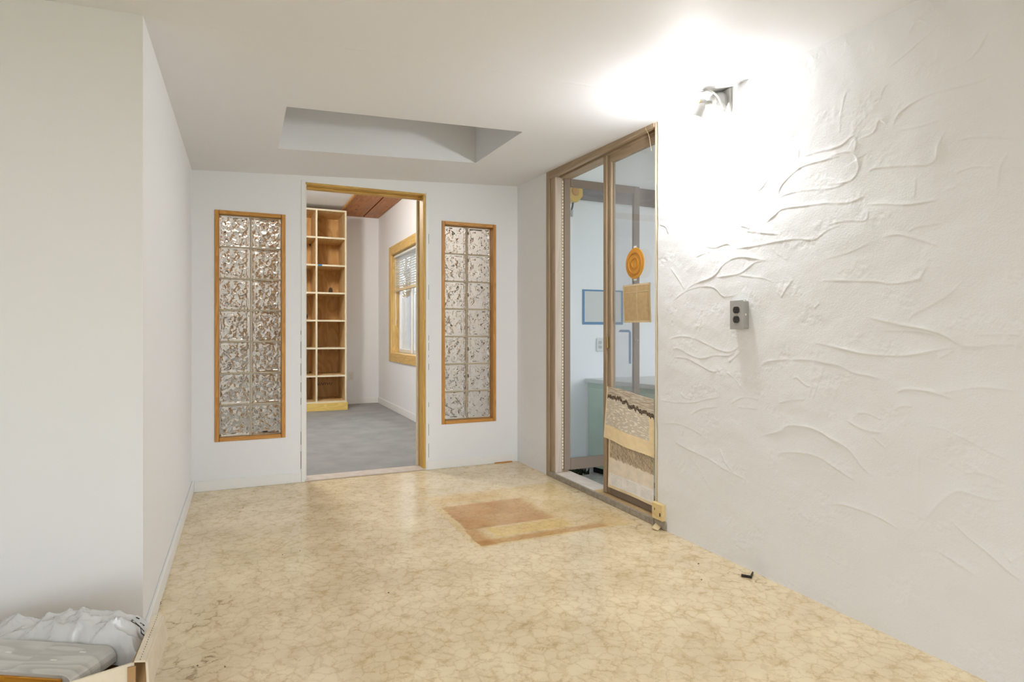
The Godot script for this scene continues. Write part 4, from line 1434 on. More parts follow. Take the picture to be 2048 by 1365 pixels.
func build_patio() -> void:
	var st := mb()
	span(st, Vector3(2.12, PY - 0.12, PZ - 0.2), Vector3(5.2, PY, 2.0), 0.0)
	structure("floor_patio", st, M.patio_floor, "stained pale concrete patio floor outside the sliding door", "floor")
	st = mb()
	wall_box(st, 2, PZ - 0.15, PZ, 1.95, 5.2, PY - 0.1, 2.8)
	structure("wall_patio", st, M.wall, "white painted patio wall beyond the sliding door", "wall")
	st = mb()
	span(st, Vector3(2.12, 2.62, PZ), Vector3(4.7, 2.72, -0.75), 0.0)  # soffit lengthened out of view to shade the patio wall
	structure("ceiling_patio", st, M.wall, "white soffit over the patio lengthened to shade its wall", "ceiling")
	st = mb()
	wall_box(st, 2, -0.9, -0.75, 2.12, 4.7, PY - 0.1, 2.8)  # wall added out of view to keep sky light off the patio wall
	structure("wall_patio_added", st, M.wall, "added unseen white wall blocking sky light at the near patio end", "wall")
	# ledger board on the wall
	var yb := on_z(1200, 404.5, PZ).y
	var yt := on_z(1200, 369.5, PZ).y
	st = mb()
	span(st, Vector3(2.12, yb, PZ), Vector3(5.2, yt, PZ + 0.035), 0.004, 0)
	tag(obj("ledger_beam", st, M.beam), "dull brown timber ledger across the white patio wall", "beam")
	# moss and damp along the foot of the wall
	st = mb()
	var rng := RandomNumberGenerator.new()
	rng.seed = 12
	for k in 150:
		var px := rng.randf_range(2.14, 2.66)
		var hh := rng.randf_range(0.02, 0.075) * (1.3 if px > 2.5 else 0.9)
		var pz := PZ + rng.randf_range(0.004, 0.06)
		var bw := rng.randf_range(0.006, 0.016)
		var lean := Vector3(rng.randf_range(-0.02, 0.02), hh, rng.randf_range(-0.004, 0.03))
		var p := Vector3(px, PY, pz)
		tri(st, p + Vector3(-bw, 0, 0), p + Vector3(bw, 0, 0), p + lean, Vector3(0, 0.1, 1).normalized())
		tri(st, p + Vector3(0, 0, -bw), p + Vector3(0, 0, bw), p + lean, Vector3(1, 0.1, 0).normalized())
	tag(obj("moss", st, M.moss), "dark green moss and weeds along the foot of the patio wall", "moss", "", "stuff")
	# green cabinet
	var foot := func(grow: float) -> Array: return [Vector3(2.69 - grow, 0, PZ + 0.006), Vector3(2.90 - grow, 0, -3.40 + grow), Vector3(3.5, 0, -3.40 + grow), Vector3(3.5, 0, PZ + 0.006)]
	var raise := func(pts: Array, y: float) -> Array:
		var out := []
		for p in pts: out.append(p + Vector3(0, y, 0))
		return out
	var cab := thing("patio_cabinet", "low green cabinet with a pale worktop against the patio wall", "cabinet", Vector3(3.1, PY, -3.9))
	st = mb()
	prism(st, raise.call(foot.call(-0.05), PY), Vector3(0, 0.06, 0))
	obj("toe_kick", st, M.slot, cab)
	st = mb()
	prism(st, raise.call(foot.call(0.0), PY + 0.06), Vector3(0, 0.71, 0))
	obj("body", st, M.cabinet, cab)
	st = mb()
	prism(st, raise.call(foot.call(0.03), PY + 0.77), Vector3(0, 0.032, 0))
	obj("worktop", st, M.counter, cab)
	var fwd := (Vector3(2.90, 0, -3.40) - Vector3(2.69, 0, PZ)).normalized()
	var side := Vector3(fwd.z, 0, -fwd.x)
	var bb := Basis(side, Vector3.UP, fwd)
	for k in 2:
		var dc := Vector3(2.69, PY + 0.42, PZ) + fwd * (0.27 + k * 0.48) - side * 0.008
		st = mb()
		cbox(st, dc, Vector3(0.016, 0.62, 0.45), 0.004, 1, bb)
		var d := obj("door", st, M.cabinet, cab)
		st = mb()
		cbox(st, dc + Vector3(0, 0.2, 0) - side * 0.018 + fwd * (0.18 - k * 0.36), Vector3(0.02, 0.02, 0.02), 0.006, 1, bb)
		obj("knob", st, M.steel, d)
	# blue tape square holding a sheet of paper on the wall
	var p0 := on_z(1164.3, 579, PZ); var p1 := on_z(1246, 650, PZ)
	var tw := 0.023
	var f := thing("taped_sheet", "square sheet held to the patio wall by blue tape borders", "paper", Vector3((p0.x + p1.x) / 2.0, p1.y, PZ))
	st = mb()
	span(st, Vector3(p0.x + 0.01, p1.y + 0.01, PZ), Vector3(p1.x - 0.01, p0.y - 0.01, PZ + 0.0015), 0.0)
	obj("paper", st, M.sheet_grey, f)
	for q in [[p0.x, p1.x, p0.y - tw * 0.6, p0.y], [p0.x, p1.x, p1.y, p1.y + tw], [p0.x, p0.x + tw, p1.y + tw, p0.y - tw * 0.6], [p1.x - tw, p1.x, p1.y + tw, p0.y - tw * 0.6]]:
		st = mb()
		span(st, Vector3(q[0], q[2], PZ + 0.0015), Vector3(q[1], q[3], PZ + 0.0025), 0.0)
		obj("tape_strip", st, M.blue_tape, f)
	# hooked run of tape
	var h := thing("tape_hook", "bent run of blue tape stuck on the patio wall", "tape", on_z(1260, 728, PZ))
	var t0 := on_z(1237, 660, PZ); var t1 := on_z(1262, 728, PZ)
	st = mb()
	prism(st, [Vector3(t0.x, t0.y - 0.02, PZ), Vector3(t1.x, t0.y - 0.022, PZ), Vector3(t1.x - 0.02, t0.y, PZ), Vector3(t0.x + 0.015, t0.y, PZ)], Vector3(0, 0, 0.001))
	obj("tape_strip", st, M.blue_tape, h)
	st = mb()
	span(st, Vector3(t1.x - 0.024, t1.y, PZ), Vector3(t1.x, t0.y - 0.022, PZ + 0.001), 0.0)
	obj("tape_strip", st, M.blue_tape, h)
	var op := on_z(1199.5, 690, PZ)
	outlet("wall_outlet", "grey duplex outlet under the taped sheet on the patio wall", Vector3(op.x, op.y, PZ), Vector3(0, 0, 1), M.grey_plastic, M.steel, M.slot, 0.008)
	# yellow cord reel hung from the ledger
	var rp := on_z(1146, 385, PZ + 0.09)
	var r := thing("cord_reel", "yellow work light reel hanging below the patio ledger", "cord reel", rp)
	st = mb()
	var pts := []
	for k in 8:
		var an := TAU * (k + 0.5) / 8.0
		pts.append(rp + Vector3(cos(an) * 0.075, sin(an) * 0.088, -0.05))
	prism(st, pts, Vector3(0, 0, 0.09))
	obj("case", st, M.yellow, r)
	st = mb()
	lathe(st, [Vector2(0.0, 0.014), Vector2(0.03, 0.012), Vector2(0.036, 0.0)], rp + Vector3(0, 0, 0.04), Basis(Vector3.RIGHT, Vector3.BACK, Vector3.DOWN), 20)
	obj("hub", st, M.orange_disc, r)
	st = mb()
	tube(st, [rp + Vector3(0.0, -0.085, 0), rp + Vector3(-0.005, -0.12, 0.0), rp + Vector3(-0.015, -0.15, 0.0)], 0.008, 8)
	obj("cord", st, M.black, r)
	st = mb()
	tube(st, [rp + Vector3(-0.015, -0.15, 0), rp + Vector3(-0.012, -0.2, 0.0)], 0.017, 10, 0.012)
	obj("plug", st, M.steel, r)
	st = mb()
	tube(st, [rp + Vector3(0, 0.085, -0.02), rp + Vector3(0, 0.12, -0.03), rp + Vector3(0.01, 0.14, -0.055)], 0.006, 8)
	obj("hook", st, M.steel, r)

# ---------------------------------------------------------------- lamp
func build_lamp() -> void:
	var wall_at := on_x(1440, 196, XR)
	var t := thing("wall_lamp", "off-white swivel lamp holder darkened against glare with a bare bulb on plaster wall", "lamp", wall_at)
	var yc := ceil_y(XR, wall_at.z)
	var st := mb()
	span(st, Vector3(XR - 0.012, yc - 0.118, wall_at.z - 0.06), Vector3(XR + 0.004, yc - 0.006, wall_at.z + 0.075), 0.004)
	obj("wall_plate", st, M.lamp_paint_darkened, t)
	# canopy standing off the plate
	var ax := Basis(Vector3.BACK, Vector3.LEFT, Vector3.UP)
	var cc := Vector3(XR - 0.012, yc - 0.06, wall_at.z + 0.008)
	st = mb()
	lathe(st, [Vector2(0.052, 0.0), Vector2(0.052, 0.016), Vector2(0.046, 0.03), Vector2(0.032, 0.046), Vector2(0.014, 0.052), Vector2(0.0, 0.053)], cc, ax, 24)
	obj("canopy", st, M.lamp_paint_darkened, t)
	# swivel arm
	var kn := on_x(1405.5, 205, XR - 0.11)
	st = mb()
	tube(st, [cc + Vector3(-0.04, 0, 0), cc.lerp(kn, 0.6) + Vector3(-0.01, 0, 0), kn], 0.011, 10)
	obj("arm", st, M.lamp_paint_darkened, t)
	st = mb()
	lathe(st, [Vector2(0.0, -0.016), Vector2(0.012, -0.015), Vector2(0.0155, -0.006), Vector2(0.0155, 0.006), Vector2(0.012, 0.015), Vector2(0.0, 0.016)], kn, Basis(Vector3.BACK, Vector3.LEFT, Vector3.UP), 16)
	obj("swivel_knuckle", st, M.lamp_paint_darkened, t)
	st = mb()
	lathe(st, [Vector2(0.0, 0.005), Vector2(0.006, 0.004), Vector2(0.0075, 0.0)], kn + Vector3(-0.016, 0, 0), Basis(Vector3.BACK, Vector3.LEFT, Vector3.UP), 12)
	obj("wing_screw", st, M.brass, t)
	# socket and bulb point down and away
	var mouth := on_x(1394, 236, XR - 0.13)
	var dir := (mouth - kn).normalized()
	var bx := dir.cross(Vector3.RIGHT).normalized()
	var sb := Basis(bx, dir, bx.cross(dir))
	var l := (mouth - kn).length()
	st = mb()
	lathe(st, [Vector2(0.0, 0.004), Vector2(0.015, 0.006), Vector2(0.0195, 0.02), Vector2(0.021, l * 0.6), Vector2(0.0245, l), Vector2(0.0225, l), Vector2(0.019, l * 0.6)], kn, sb, 24)
	obj("socket", st, M.lamp_paint_darkened, t)
	# second, empty socket tucked beside the canopy
	var k2 := on_x(1441, 212, XR - 0.06)
	var m2 := on_x(1446, 222, XR - 0.03)
	st = mb()
	var d2 := (m2 - k2).normalized()
	var b2x := d2.cross(Vector3.UP).normalized()
	lathe(st, [Vector2(0.0, -0.022), Vector2(0.014, -0.02), Vector2(0.0185, 0.0), Vector2(0.0205, 0.024), Vector2(0.017, 0.024), Vector2(0.015, 0.0)], k2, Basis(b2x, d2, b2x.cross(d2)), 20)
	obj("socket", st, M.lamp_paint_darkened, t)
	# wires twisted under a connector and looping back
	var nut := on_x(1386, 180, XR - 0.10)
	for way in [[[1386, 180, 0.10], [1400, 179, 0.095], [1420, 182, 0.09], [1434, 192, 0.085], [1442, 207, 0.075], [1446, 220, 0.05]], [[1386, 180, 0.10], [1391, 190, 0.10], [1398, 199, 0.11], [1404, 206, 0.11]], [[1387, 181, 0.10], [1402, 184, 0.10], [1418, 180, 0.07], [1432, 182, 0.03]]]:
		var pts := []
		for q in way: pts.append(on_x(q[0], q[1], XR - q[2]))
		var fine := []
		for k in pts.size() - 1:
			for s in 5: fine.append((pts[k] as Vector3).cubic_interpolate(pts[k + 1], pts[maxi(k - 1, 0)], pts[mini(k + 2, pts.size() - 1)], s / 5.0))
		fine.append(pts[pts.size() - 1])
		st = mb()
		tube(st, fine, 0.0042 if way.size() > 4 else 0.0026, 8)
		obj("wire", st, M.wire, t)
	st = mb()
	tube(st, [nut + Vector3(0, 0, 0.012), nut + Vector3(0, 0.0005, -0.006), nut + Vector3(0, 0.001, -0.014)], 0.007, 10, 0.0035)
	obj("wire_nut", st, M.kraft_light, t)
	# the bulb
	st = mb()
	lathe(st, [Vector2(0.0, -0.004), Vector2(0.013, -0.003), Vector2(0.0135, 0.012), Vector2(0.018, 0.022), Vector2(0.0265, 0.038), Vector2(0.03, 0.054), Vector2(0.0275, 0.07), Vector2(0.019, 0.081), Vector2(0.009, 0.086), Vector2(0.0, 0.087)], mouth, sb, 28)
	obj("bulb", st, M.bulb, t)
	var o := OmniLight3D.new()
	o.name = "bulb_light"
	o.light_color = rgb(248, 250, 253)
	o.light_energy = LAMP
	o.light_size = 0.028
	o.omni_range = 20.0
	o.omni_attenuation = 2.0
	o.shadow_enabled = true
	o.position = mouth + dir * 0.05
	add_child(o)
	# most of an LED bulb's light leaves by its dome, away from the socket
	var d := SpotLight3D.new()
	d.name = "bulb_dome_light"
	d.light_color = o.light_color
	d.light_energy = LAMP_DOWN
	d.light_size = 0.028
	d.spot_range = 20.0
	d.spot_attenuation = 2.0
	d.spot_angle = 88.0
	d.spot_angle_attenuation = 0.3
	d.shadow_enabled = true
	add_child(d)
	d.look_at_from_position(mouth + dir * 0.05, mouth + dir, Vector3.RIGHT)

# a flat panel lamp added as fill on the unseen ceiling of the wide part
func build_added_panel(at: Vector3, sx: float, sz: float, energy: float, label: String) -> void:
	var t := thing("added_ceiling_lamp", label, "lamp", at)
	var st := mb()
	cbox(st, at + Vector3(0, -0.02, 0), Vector3(sx + 0.04, 0.04, sz + 0.04), 0.006)
	obj("added_lamp_frame", st, M.trim, t)
	st = mb()
	cbox(st, at + Vector3(0, -0.042, 0), Vector3(sx, 0.006, sz), 0.002)
	obj("added_lamp_diffuser", st, M.added_panel_glow, t)
	var l := AreaLight3D.new()
	l.name = "added_panel_light"
	l.area_size = Vector2(sx, sz)
	l.light_color = rgb(230, 241, 255)
	l.light_energy = energy
	l.area_range = 20.0
	l.area_attenuation = 2.0
	l.shadow_enabled = true
	l.position = at + Vector3(0, -0.05, 0)
	l.rotation.x = -PI / 2.0
	add_child(l)

# a paper globe lamp added out of sight in the study to light it
func build_added_globe(at: Vector3) -> void:
	var t := thing("added_pendant_lamp", "added white paper globe lamp hanging unseen in the study", "lamp", at)
	var st := mb()
	var prof := []
	for k in 13:
		var an := PI * k / 12.0
		prof.append(Vector2(sin(an) * 0.15, -cos(an) * 0.145))
	lathe(st, prof, at, Basis(), 32)
	obj("added_lamp_globe", st, M.globe, t)
	st = mb()
	tube(st, [at + Vector3(0, 0.143, 0), Vector3(at.x, SH, at.z)], 0.004, 6)
	obj("cord", st, M.wire, t)
	st = mb()
	lathe(st, [Vector2(0.0, -0.03), Vector2(0.03, -0.026), Vector2(0.05, 0.0)], Vector3(at.x, SH, at.z), Basis(), 20)
	obj("canopy", st, M.trim, t)
	var o := OmniLight3D.new()
	o.name = "added_globe_light"
	o.light_color = rgb(255, 250, 242)
	o.light_energy = ADDED_GLOBE
	o.light_size = 0.14
	o.omni_range = 20.0
	o.omni_attenuation = 2.0
	o.shadow_enabled = true
	o.position = at
	add_child(o)

# ---------------------------------------------------------------- small things
func build_small() -> void:
	# steel outlet box on the plaster wall
	var p := on_x(1474.5, 630, XR - 0.03)
	var t := thing("outlet_box", "grey steel surface outlet box with black sockets on the plaster wall", "outlet", Vector3(XR, p.y, p.z))
	var st := mb()
	span(st, Vector3(XR - 0.032, p.y - 0.06, p.z - 0.036), Vector3(XR + 0.004, p.y + 0.06, p.z + 0.036), 0.004)
	obj("box", st, M.steel, t)
	st = mb()
	span(st, Vector3(XR - 0.035, p.y - 0.0625, p.z - 0.0385), Vector3(XR - 0.032, p.y + 0.0625, p.z + 0.0385), 0.0012)
	obj("cover_plate", st, M.steel, t)
	var b := Basis(Vector3.BACK, Vector3.UP, Vector3.LEFT)
	for s in [-1.0, 1.0]:
		var c := Vector3(XR - 0.0345, p.y + s * 0.0205, p.z)
		st = mb()
		var pts := []
		for k in 24:
			var an := TAU * k / 24.0
			pts.append(c + b * Vector3(cos(an) * 0.0175, clampf(sin(an) * 0.0175, -0.0145, 0.0145), 0.0))
		prism(st, pts, Vector3(-0.0035, 0, 0))
		var o := obj("receptacle", st, M.socket_dark, t)
		for q in [[-0.0065, 0.003, 0.0022, 0.0085], [0.0065, 0.003, 0.0022, 0.007], [0.0, -0.008, 0.005, 0.005]]:
			st = mb()
			cbox(st, c + b * Vector3(q[0], q[1], 0.0037), Vector3(q[2], q[3], 0.0008), 0.0, 1, b)
			obj("slot", st, M.slot, o)
	for y in [0.0, 0.062]:
		st = mb()
		cbox(st, Vector3(XR - 0.02 if y == 0.0 else XR - 0.02, p.y + y, p.z + 0.037), Vector3(0.008, 0.009, 0.004), 0.001)
		obj("clip", st, M.white_plastic, t)
	st = mb()
	lathe(st, [Vector2(0.0, 0.0016), Vector2(0.0024, 0.0013), Vector2(0.0032, 0.0)], Vector3(XR - 0.035, p.y, p.z), Basis(Vector3.BACK, Vector3.LEFT, Vector3.UP), 12)
	obj("screw", st, M.brass, t)
	# wood block nailed at the foot of the door jamb
	var z0 := DOOR_B + 0.006
	t = thing("door_stop_block", "small pale wood block fixed at the foot of the patio door jamb", "wood block", Vector3(XR - 0.01, 0.045, z0 + 0.04))
	st = mb()
	span(st, Vector3(XR - 0.022, 0.046, z0), Vector3(XR + 0.002, 0.132, z0 + 0.088), 0.004, 2)
	obj("block", st, M.block, t)
	st = mb()
	cbox(st, Vector3(XR - 0.0225, 0.098, z0 + 0.026), Vector3(0.002, 0.012, 0.005), 0.0008)
	obj("nail_hole", st, M.leaf, t)
	st = mb()
	cbox(st, Vector3(XR - 0.0225, 0.078, z0 + 0.070), Vector3(0.002, 0.018, 0.011), 0.0008)
	obj("nail_hole", st, M.leaf, t)
	st = mb()
	span(st, Vector3(XR - 0.010, 0.0, z0 + 0.004), Vector3(XR + 0.002, 0.045, z0 + 0.10), 0.004)
	tag(obj("bare_patch", st, M.sill), "bare grey concrete patch below the wood block", "patch")
	# wood chip
	var c1 := on_y(1314, 1054, 0.012)
	st = mb()
	cbox(st, c1, Vector3(0.062, 0.008, 0.036), 0.002, 0, Basis.from_euler(Vector3(0.22, 0.62, 0.12)))
	tag(obj("wood_chip", st, M.chip), "pale wood chip lying on the floor by the door jamb", "wood chip")
	# black angle bracket
	var e0 := on_y(1483.5, 1151.5, 0.006); var e1 := on_y(1502, 1155, 0.006); var e2 := on_y(1505.5, 1147, 0.006)
	t = thing("black_bracket", "small black angled clip lying on the floor by the plaster wall", "bracket", Vector3(e1.x, 0, e1.z))
	for q in [[e0, e1, "long_arm"], [e1, e2, "short_arm"]]:
		st = mb()
		var d: Vector3 = q[1] - q[0]
		cbox(st, (q[0] + q[1]) / 2.0, Vector3(0.006, 0.011, d.length() + 0.004), 0.001, 2, Basis.looking_at(d.normalized(), Vector3.UP))
		obj(q[2], st, M.black, t)
	# dried leaf by the baseboard
	var lf := on_y(316, 1212, 0.004)
	st = mb()
	var rng := RandomNumberGenerator.new()
	rng.seed = 8
	for k in 7:
		var an := k * 0.9
		var d := Vector3(cos(an), 0.0, sin(an))
		var s := d.cross(Vector3.UP) * 0.004
		var tip := lf + d * rng.randf_range(0.009, 0.018) + Vector3(0, rng.randf_range(0.0, 0.009), 0)
		prism(st, [lf - s, lf + s, tip], Vector3(0, 0.0012, 0))
	tag(obj("dried_leaf", st, M.leaf), "curled dry brown leaf at the foot of the left baseboard", "leaf")
	# crumbs of dirt
	for q in [[777, 1186], [323, 1300], [565, 1110], [600, 1102], [450, 1334], [395, 1332], [1397, 1128], [1403, 1160], [1198, 1030]]:
		var c := on_y(q[0], q[1], 0.002)
		st = mb()
		cbox(st, c, Vector3(rng.randf_range(0.004, 0.009), 0.003, rng.randf_range(0.003, 0.005)), 0.001, 1, Basis(Vector3.UP, rng.randf() * 3.0))
		tag(obj("dirt_crumb", st, M.leaf), "tiny dark crumb of dirt on the vinyl floor", "crumb", "crumbs of dirt on the vinyl floor")
	# lifted sliver of bare wood at the foot of the back wall near the corner
	var s0 := on_z(990, 928, ZB + 0.02)
	st = mb()
	span(st, Vector3(s0.x, 0, ZB + 0.010), Vector3(XR - 0.05, 0.009, ZB + 0.018), 0.002, 0)
	tag(obj("wood_sliver", st, M.fir), "bare wood sliver under the back baseboard near the plaster corner", "wood strip")

# ---------------------------------------------------------------- open carton at lower left
func build_carton() -> void:
	var A := Vector3(-0.2257, 0, -1.612)       # near right corner
	var B := Vector3(-0.213, 0, -1.825)        # far right corner
	var Cn := Vector3(-0.86, 0, -1.42)         # near left
	var Dn := Vector3(-0.78, 0, -2.14)         # far left
	var hb := 0.26
	var t := thing("cardboard_box", "open white cardboard box with a folded down side flap", "box", Vector3(-0.5, 0, -1.8))
	var up := Vector3(0, hb, 0)
	var panel := func(a: Vector3, b: Vector3, h0: float, h1: float, called: String, m: Material, inner: Vector3) -> void:
		var s2 := mb()
		prism(s2, [a + Vector3(0, h0, 0), b + Vector3(0, h0, 0), b + Vector3(0, h1, 0), a + Vector3(0, h1, 0)], inner * 0.005)
		obj(called, s2, m, t)
	panel.call(A, B, 0.0, hb, "side_wall", M.card_in, Vector3(-1, 0, 0))
	panel.call(A, Cn, 0.0, hb, "front_wall", M.card, Vector3(0, 0, -1))
	panel.call(B, Dn, 0.0, hb - 0.05, "back_wall", M.card_in, Vector3(0, 0, 1))
	panel.call(Cn, Dn, 0.0, hb, "side_wall", M.card_in, Vector3(1, 0, 0))
	var st := mb()
	prism(st, [A + Vector3(-0.006, 0.002, -0.006), B + Vector3(-0.006, 0.002, 0.006), Dn + Vector3(0.006, 0.002, 0.006), Cn + Vector3(0.006, 0.002, -0.006)], Vector3(0, 0.005, 0))
	obj("bottom", st, M.card_in, t)
	# flap folded out and down over the right side
	var fa := A + up; var fb := B + up + Vector3(0, 0.012, 0)
	var o1 := Vector3(0.022, -0.004, 0.0)
	st = mb()
	prism(st, [fa, fb, fb + o1 + Vector3(0, 0, 0.0), fa + o1], Vector3(0, 0.004, 0))
	obj("fold_edge", st, M.card, t)
	st = mb()
	var fc := fb + o1 + Vector3(0.008, -0.055, 0.010)
	var fd := fa + o1 + Vector3(0.010, -0.06, -0.06)
	var fe := fa + o1 + Vector3(0.004, -0.09, -0.004)
	prism(st, [fa + o1, fb + o1, fc, fd, fe], Vector3(0.005, 0, 0))
	obj("flap", st, M.card, t)
	st = mb()
	for k in 20:
		var p := (fa + o1 * 0.5).lerp(fb + o1 * 0.5, (k + 0.5) / 20.0) + Vector3(0, 0.0042, 0)
		cbox(st, p, Vector3(0.0012, 0.0008, 0.004), 0.0)
	obj("perforation", st, M.leaf, t)
	st = mb()
	prism(st, [fa + Vector3(-0.012, -0.005, 0.006), fa + Vector3(0.004, -0.005, 0.006), fa + Vector3(0.004, -0.19, 0.006), fa + Vector3(-0.012, -0.19, 0.006)], Vector3(0, 0, 0.004))
	obj("corner_tab", st, M.card_in, t)
	# a dark foam block under the plank
	var dirp := Vector3(0.863, 0, 0.505)
	var acr := Vector3(0.505, 0, -0.863)
	var pb := Basis(dirp, Vector3.UP, -acr)
	var far_right := Vector3(-0.2856, 0, -1.771)
	var pw := 0.132
	var pl := 0.52
	var pc := far_right - dirp * pl / 2.0 - acr * pw / 2.0
	var ty := 0.235
	st = mb()
	cbox(st, Vector3(pc.x, 0.1075, pc.z) - dirp * 0.03 + acr * 0.004, Vector3(pl - 0.05, 0.175, pw - 0.02), 0.006, 1, pb)
	tag(obj("foam_block", st, M.foam), "dark grey foam block under the weathered board in the carton", "foam")
	# weathered board with a rounded end and a strip of bare wood along its side
	t = thing("weathered_board", "short weathered grey board with one rounded end lying in the carton", "board", Vector3(pc.x, 0.195, pc.z))
	st = mb()
	var prof := []
	for k in 9:
		var an := PI / 2.0 * k / 8.0
		prof.append(Vector2(pl / 2.0 - 0.03 + sin(an) * 0.03, ty - 0.03 + cos(an) * 0.03))
	var top := [Vector2(-pl / 2.0, ty)] + prof + [Vector2(pl / 2.0, ty - 0.038), Vector2(-pl / 2.0, ty - 0.038)]
	var near := []
	for q in top: near.append(Vector3(pc.x, q.y, pc.z) + dirp * q.x - acr * pw / 2.0)
	for k in near.size():
		var a: Vector3 = near[k]
		var b: Vector3 = near[(k + 1) % near.size()]
		var ua: float = a.dot(dirp)
		var ub: float = b.dot(dirp) if absf(b.y - a.y) < 0.02 or k > 0 else b.dot(dirp)
		quad(st, [a, b, b + acr * pw, a + acr * pw], (a + b) / 2.0 - Vector3(pc.x, ty - 0.019, pc.z) + acr * pw * 0.0 - (acr * ((a + b) / 2.0 - pc).dot(acr)), [Vector2(0, ua - a.y), Vector2(0, ub - b.y), Vector2(pw, ub - b.y), Vector2(pw, ua - a.y)])
	for sgn in [0.0, 1.0]:
		var mid: Vector3 = Vector3(pc.x, ty - 0.02, pc.z) + acr * pw * (sgn - 0.5)
		for k in near.size():
			var a: Vector3 = near[k] + acr * pw * sgn
			var b: Vector3 = near[(k + 1) % near.size()] + acr * pw * sgn
			tri(st, mid, a, b, acr * (1.0 if sgn == 1.0 else -1.0), Vector2(mid.y, mid.dot(dirp)), Vector2(a.y, a.dot(dirp)), Vector2(b.y, b.dot(dirp)))
	obj("board", st, M.weathered, t)
	st = mb()
	cbox(st, Vector3(pc.x, ty - 0.017, pc.z) - acr * (pw / 2.0 + 0.003) + dirp * 0.125, Vector3(0.22, 0.019, 0.006), 0.001, 0, pb)
	obj("side_strip", st, M.orange_wood, t)
	for q in [[0.02, 0.01], [0.16, -0.01], [0.2, 0.03]]:
		st = mb()
		cbox(st, Vector3(pc.x, ty + 0.0004, pc.z) + dirp * q[0] + acr * q[1], Vector3(0.016, 0.0008, 0.006), 0.0002, 0, pb)
		obj("paint_fleck", st, M.white_plastic, t)
	# crumpled clear bag behind the board
	var n := FastNoiseLite.new()
	n.seed = 21
	n.frequency = 6.5
	n.fractal_octaves = 3
	n.fractal_type = FastNoiseLite.FRACTAL_RIDGED
	var bag := thing("plastic_bag", "crumpled milky plastic bag with black scribbles in the carton", "plastic bag", Vector3(-0.38, 0.15, -1.86))
	var bag_at := func(u: float, v: float) -> Vector3:
		var x := lerpf(-0.62, -0.228, u)
		var zn := minf(-1.772 - 0.585 * (-0.2856 - x), -1.745)
		var z := lerpf(zn - 0.15, zn, v)
		var e := minf(minf(u, 1.0 - u) * 5.0, minf(v, 1.0 - v) * 3.4)
		var dome := sqrt(clampf(e, 0.0, 1.0))
		var y := 0.205 + dome * (0.040 + 0.038 * smoothstep(0.2, 0.75, u)) + n.get_noise_2d(x, z) * 0.02 * dome - 0.02 * v
		return Vector3(x + n.get_noise_2d(z * 2.0, x) * 0.012, y, z + n.get_noise_2d(x * 2.0, z + 4.0) * 0.010)
	st = mb()
	sheet(st, 56, 40, bag_at, 0.0009)
	obj("top_skin", st, M.bag, bag)
	st = mb()
	sheet(st, 30, 20, func(u: float, v: float) -> Vector3:
		var p: Vector3 = bag_at.call(u * 0.98 + 0.01, v * 0.98 + 0.01)
		return Vector3(p.x, p.y - 0.008 - 0.012 * sin(u * PI) * sin(v * PI), p.z), 0.0009)
	obj("under_skin", st, M.bag, bag)
	for mk in [[[0.90, 0.30], [0.94, 0.42]], [[0.90, 0.44], [0.945, 0.40], [0.975, 0.36]], [[0.915, 0.18], [0.935, 0.17]], [[0.955, 0.20], [0.975, 0.17]], [[0.95, 0.40], [0.965, 0.46], [0.98, 0.45]]]:
		var pts := []
		for q in mk: pts.append((bag_at.call(q[0], q[1]) as Vector3) + Vector3(0, 0.0012, 0))
		st = mb()
		tube(st, pts, 0.0015, 6)
		obj("scribble", st, M.black, bag)

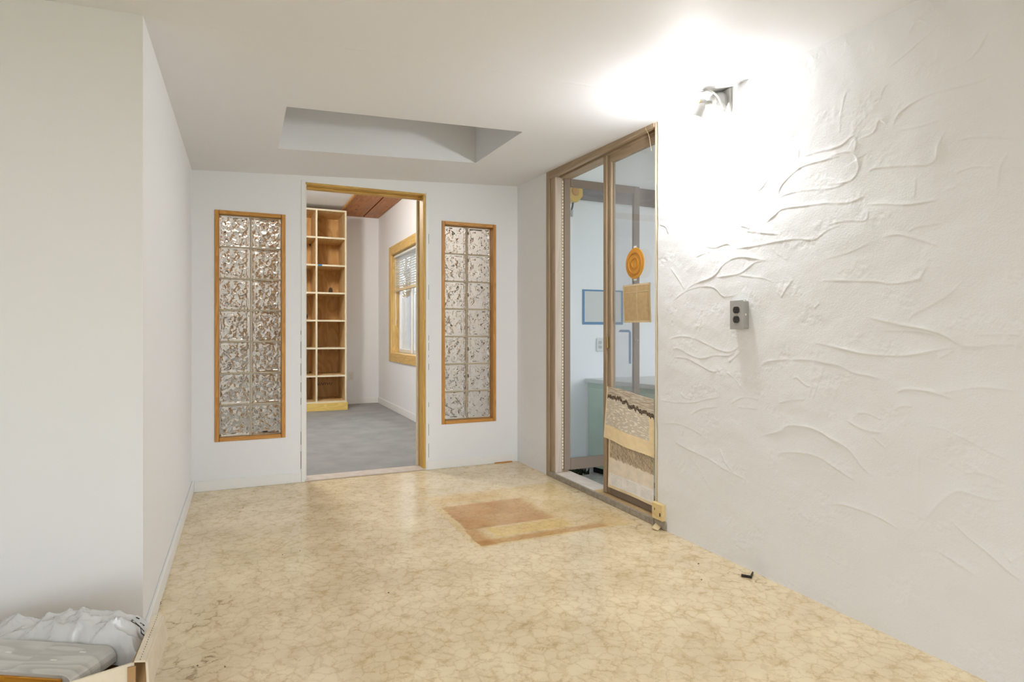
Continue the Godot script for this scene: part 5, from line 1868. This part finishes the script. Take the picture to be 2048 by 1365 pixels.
# ---------------------------------------------------------------- outdoors
func build_outside() -> void:
	var st := mb()
	span(st, Vector3(-40, -0.5, -40), Vector3(40, -0.3, 40), 0.0)
	structure("ground", st, M.grass, "dry grass ground around the house", "ground")
	# plank fence seen through the study window
	var fx := 2.95
	var t := thing("plank_fence", "weathered grey plank fence outside the study window", "fence", Vector3(fx, -0.3, -11.0))
	var shape := mb()
	cbox(shape, Vector3(0, 1.0, 0), Vector3(0.02, 2.0, 0.138), 0.004, 1)
	var pm := shape.commit()
	for k in 88:
		var o := MeshInstance3D.new()
		o.mesh = pm
		o.material_override = M.fence
		o.name = "plank"
		t.add_child(o, true)
		o.position = Vector3(0, 0.02 * sin(k * 2.3), (k - 44) * 0.142)
	for y in [0.35, 1.35]:
		st = mb()
		span(st, Vector3(fx + 0.012, y - 0.3, -17.2), Vector3(fx + 0.05, y - 0.21, -4.8), 0.003, 2)
		obj("rail", st, M.fence, t)
	# a thin bare tree behind it
	var rng := RandomNumberGenerator.new()
	rng.seed = 44
	for at in [Vector3(4.4, -0.3, -17.5), Vector3(5.4, -0.3, -21.0)]:
		var tr := thing("tree", "sparse tree standing behind the plank fence", "tree", at, "trees behind the plank fence")
		st = mb()
		tube(st, [at, at + Vector3(0.1, 1.6, 0), at + Vector3(0.0, 3.6, 0.1)], 0.09, 8, 0.03)
		var tips := []
		for k in 26:
			var b0: Vector3 = at + Vector3(0.05, rng.randf_range(1.4, 3.3), 0.05)
			var b1: Vector3 = b0 + Vector3(rng.randf_range(-1.0, 1.0), rng.randf_range(0.2, 1.1), rng.randf_range(-1.0, 1.0))
			tube(st, [b0, b0.lerp(b1, 0.5) + Vector3(0, 0.06, 0), b1], 0.022, 5, 0.006)
			tips.append([b0, b1])
		obj("trunk", st, M.bark, tr)
		st = mb()
		for k in 900:
			var q = tips[rng.randi() % tips.size()]
			var p: Vector3 = (q[0] as Vector3).lerp(q[1], rng.randf_range(0.3, 1.05)) + Vector3(rng.randf_range(-0.16, 0.16), rng.randf_range(-0.14, 0.14), rng.randf_range(-0.16, 0.16))
			var d := Vector3(rng.randf_range(-1, 1), rng.randf_range(-1, 1), rng.randf_range(-1, 1)).normalized() * 0.05
			var s := d.cross(Vector3(0.3, 1, 0.2)).normalized() * 0.02
			quad(st, [p - d, p + s, p + d, p - s], Vector3.UP)
		var lv := obj("foliage", st, M.leaves, tr)
		lv.set_meta("kind", "stuff")

# ---------------------------------------------------------------- light settings
const ADDED_GLOBE := 1.9
const LAMP := 0.30
const LAMP_DOWN := 0.34
const SKY := 4.2

func _ready() -> void:
	var cam := Camera3D.new()
	cam.name = "camera"
	cam.projection = Camera3D.PROJECTION_FRUSTUM
	cam.near = 0.05
	cam.far = 200.0
	cam.size = 2.0 * 0.05 * 682.5 / F
	cam.frustum_offset = Vector2(0, -(682.5 - CY) / F * 0.05)
	cam.position = eye()
	cam.rotation.y = -atan(540.0 / 1200.0)
	add_child(cam)
	cam.current = true
	var env := Environment.new()
	env.background_mode = Environment.BG_SKY
	var sm := ProceduralSkyMaterial.new()
	sm.sky_top_color = rgb(204, 215, 228)
	sm.sky_horizon_color = rgb(232, 236, 240)
	sm.ground_bottom_color = rgb(120, 118, 112)
	sm.ground_horizon_color = rgb(190, 192, 194)
	sm.energy_multiplier = SKY
	env.sky = Sky.new()
	env.sky.sky_material = sm
	env.tonemap_mode = Environment.TONE_MAPPER_LINEAR
	env.tonemap_exposure = 1.22
	env.sdfgi_enabled = true
	env.ssao_enabled = true
	env.ssil_enabled = true
	var we := WorldEnvironment.new()
	we.name = "environment"
	we.environment = env
	add_child(we)
	make_materials()
	build_floor()
	build_shell()
	build_blocks("window_1", BLOCKS_L, ZB - 0.022, "glass block panel in a fir frame beside the smooth side wall", 2)
	build_blocks("window_2", BLOCKS_R, ZB - 0.05, "glass block panel in a fir frame beside the plaster wall corner", 3)
	build_doorway()
	build_study()
	build_sliding_door()
	build_patio()
	build_door_papers()
	build_lamp()
	build_added_panel(Vector3(-0.6, ceil_y(-0.6, 1.5), 1.5), 1.8, 0.9, 2.2, "added flat white ceiling lamp filling the wide part of the room")
	build_added_globe(Vector3(0.18, 2.47, -6.1))
	build_small()
	build_carton()
	build_outside()
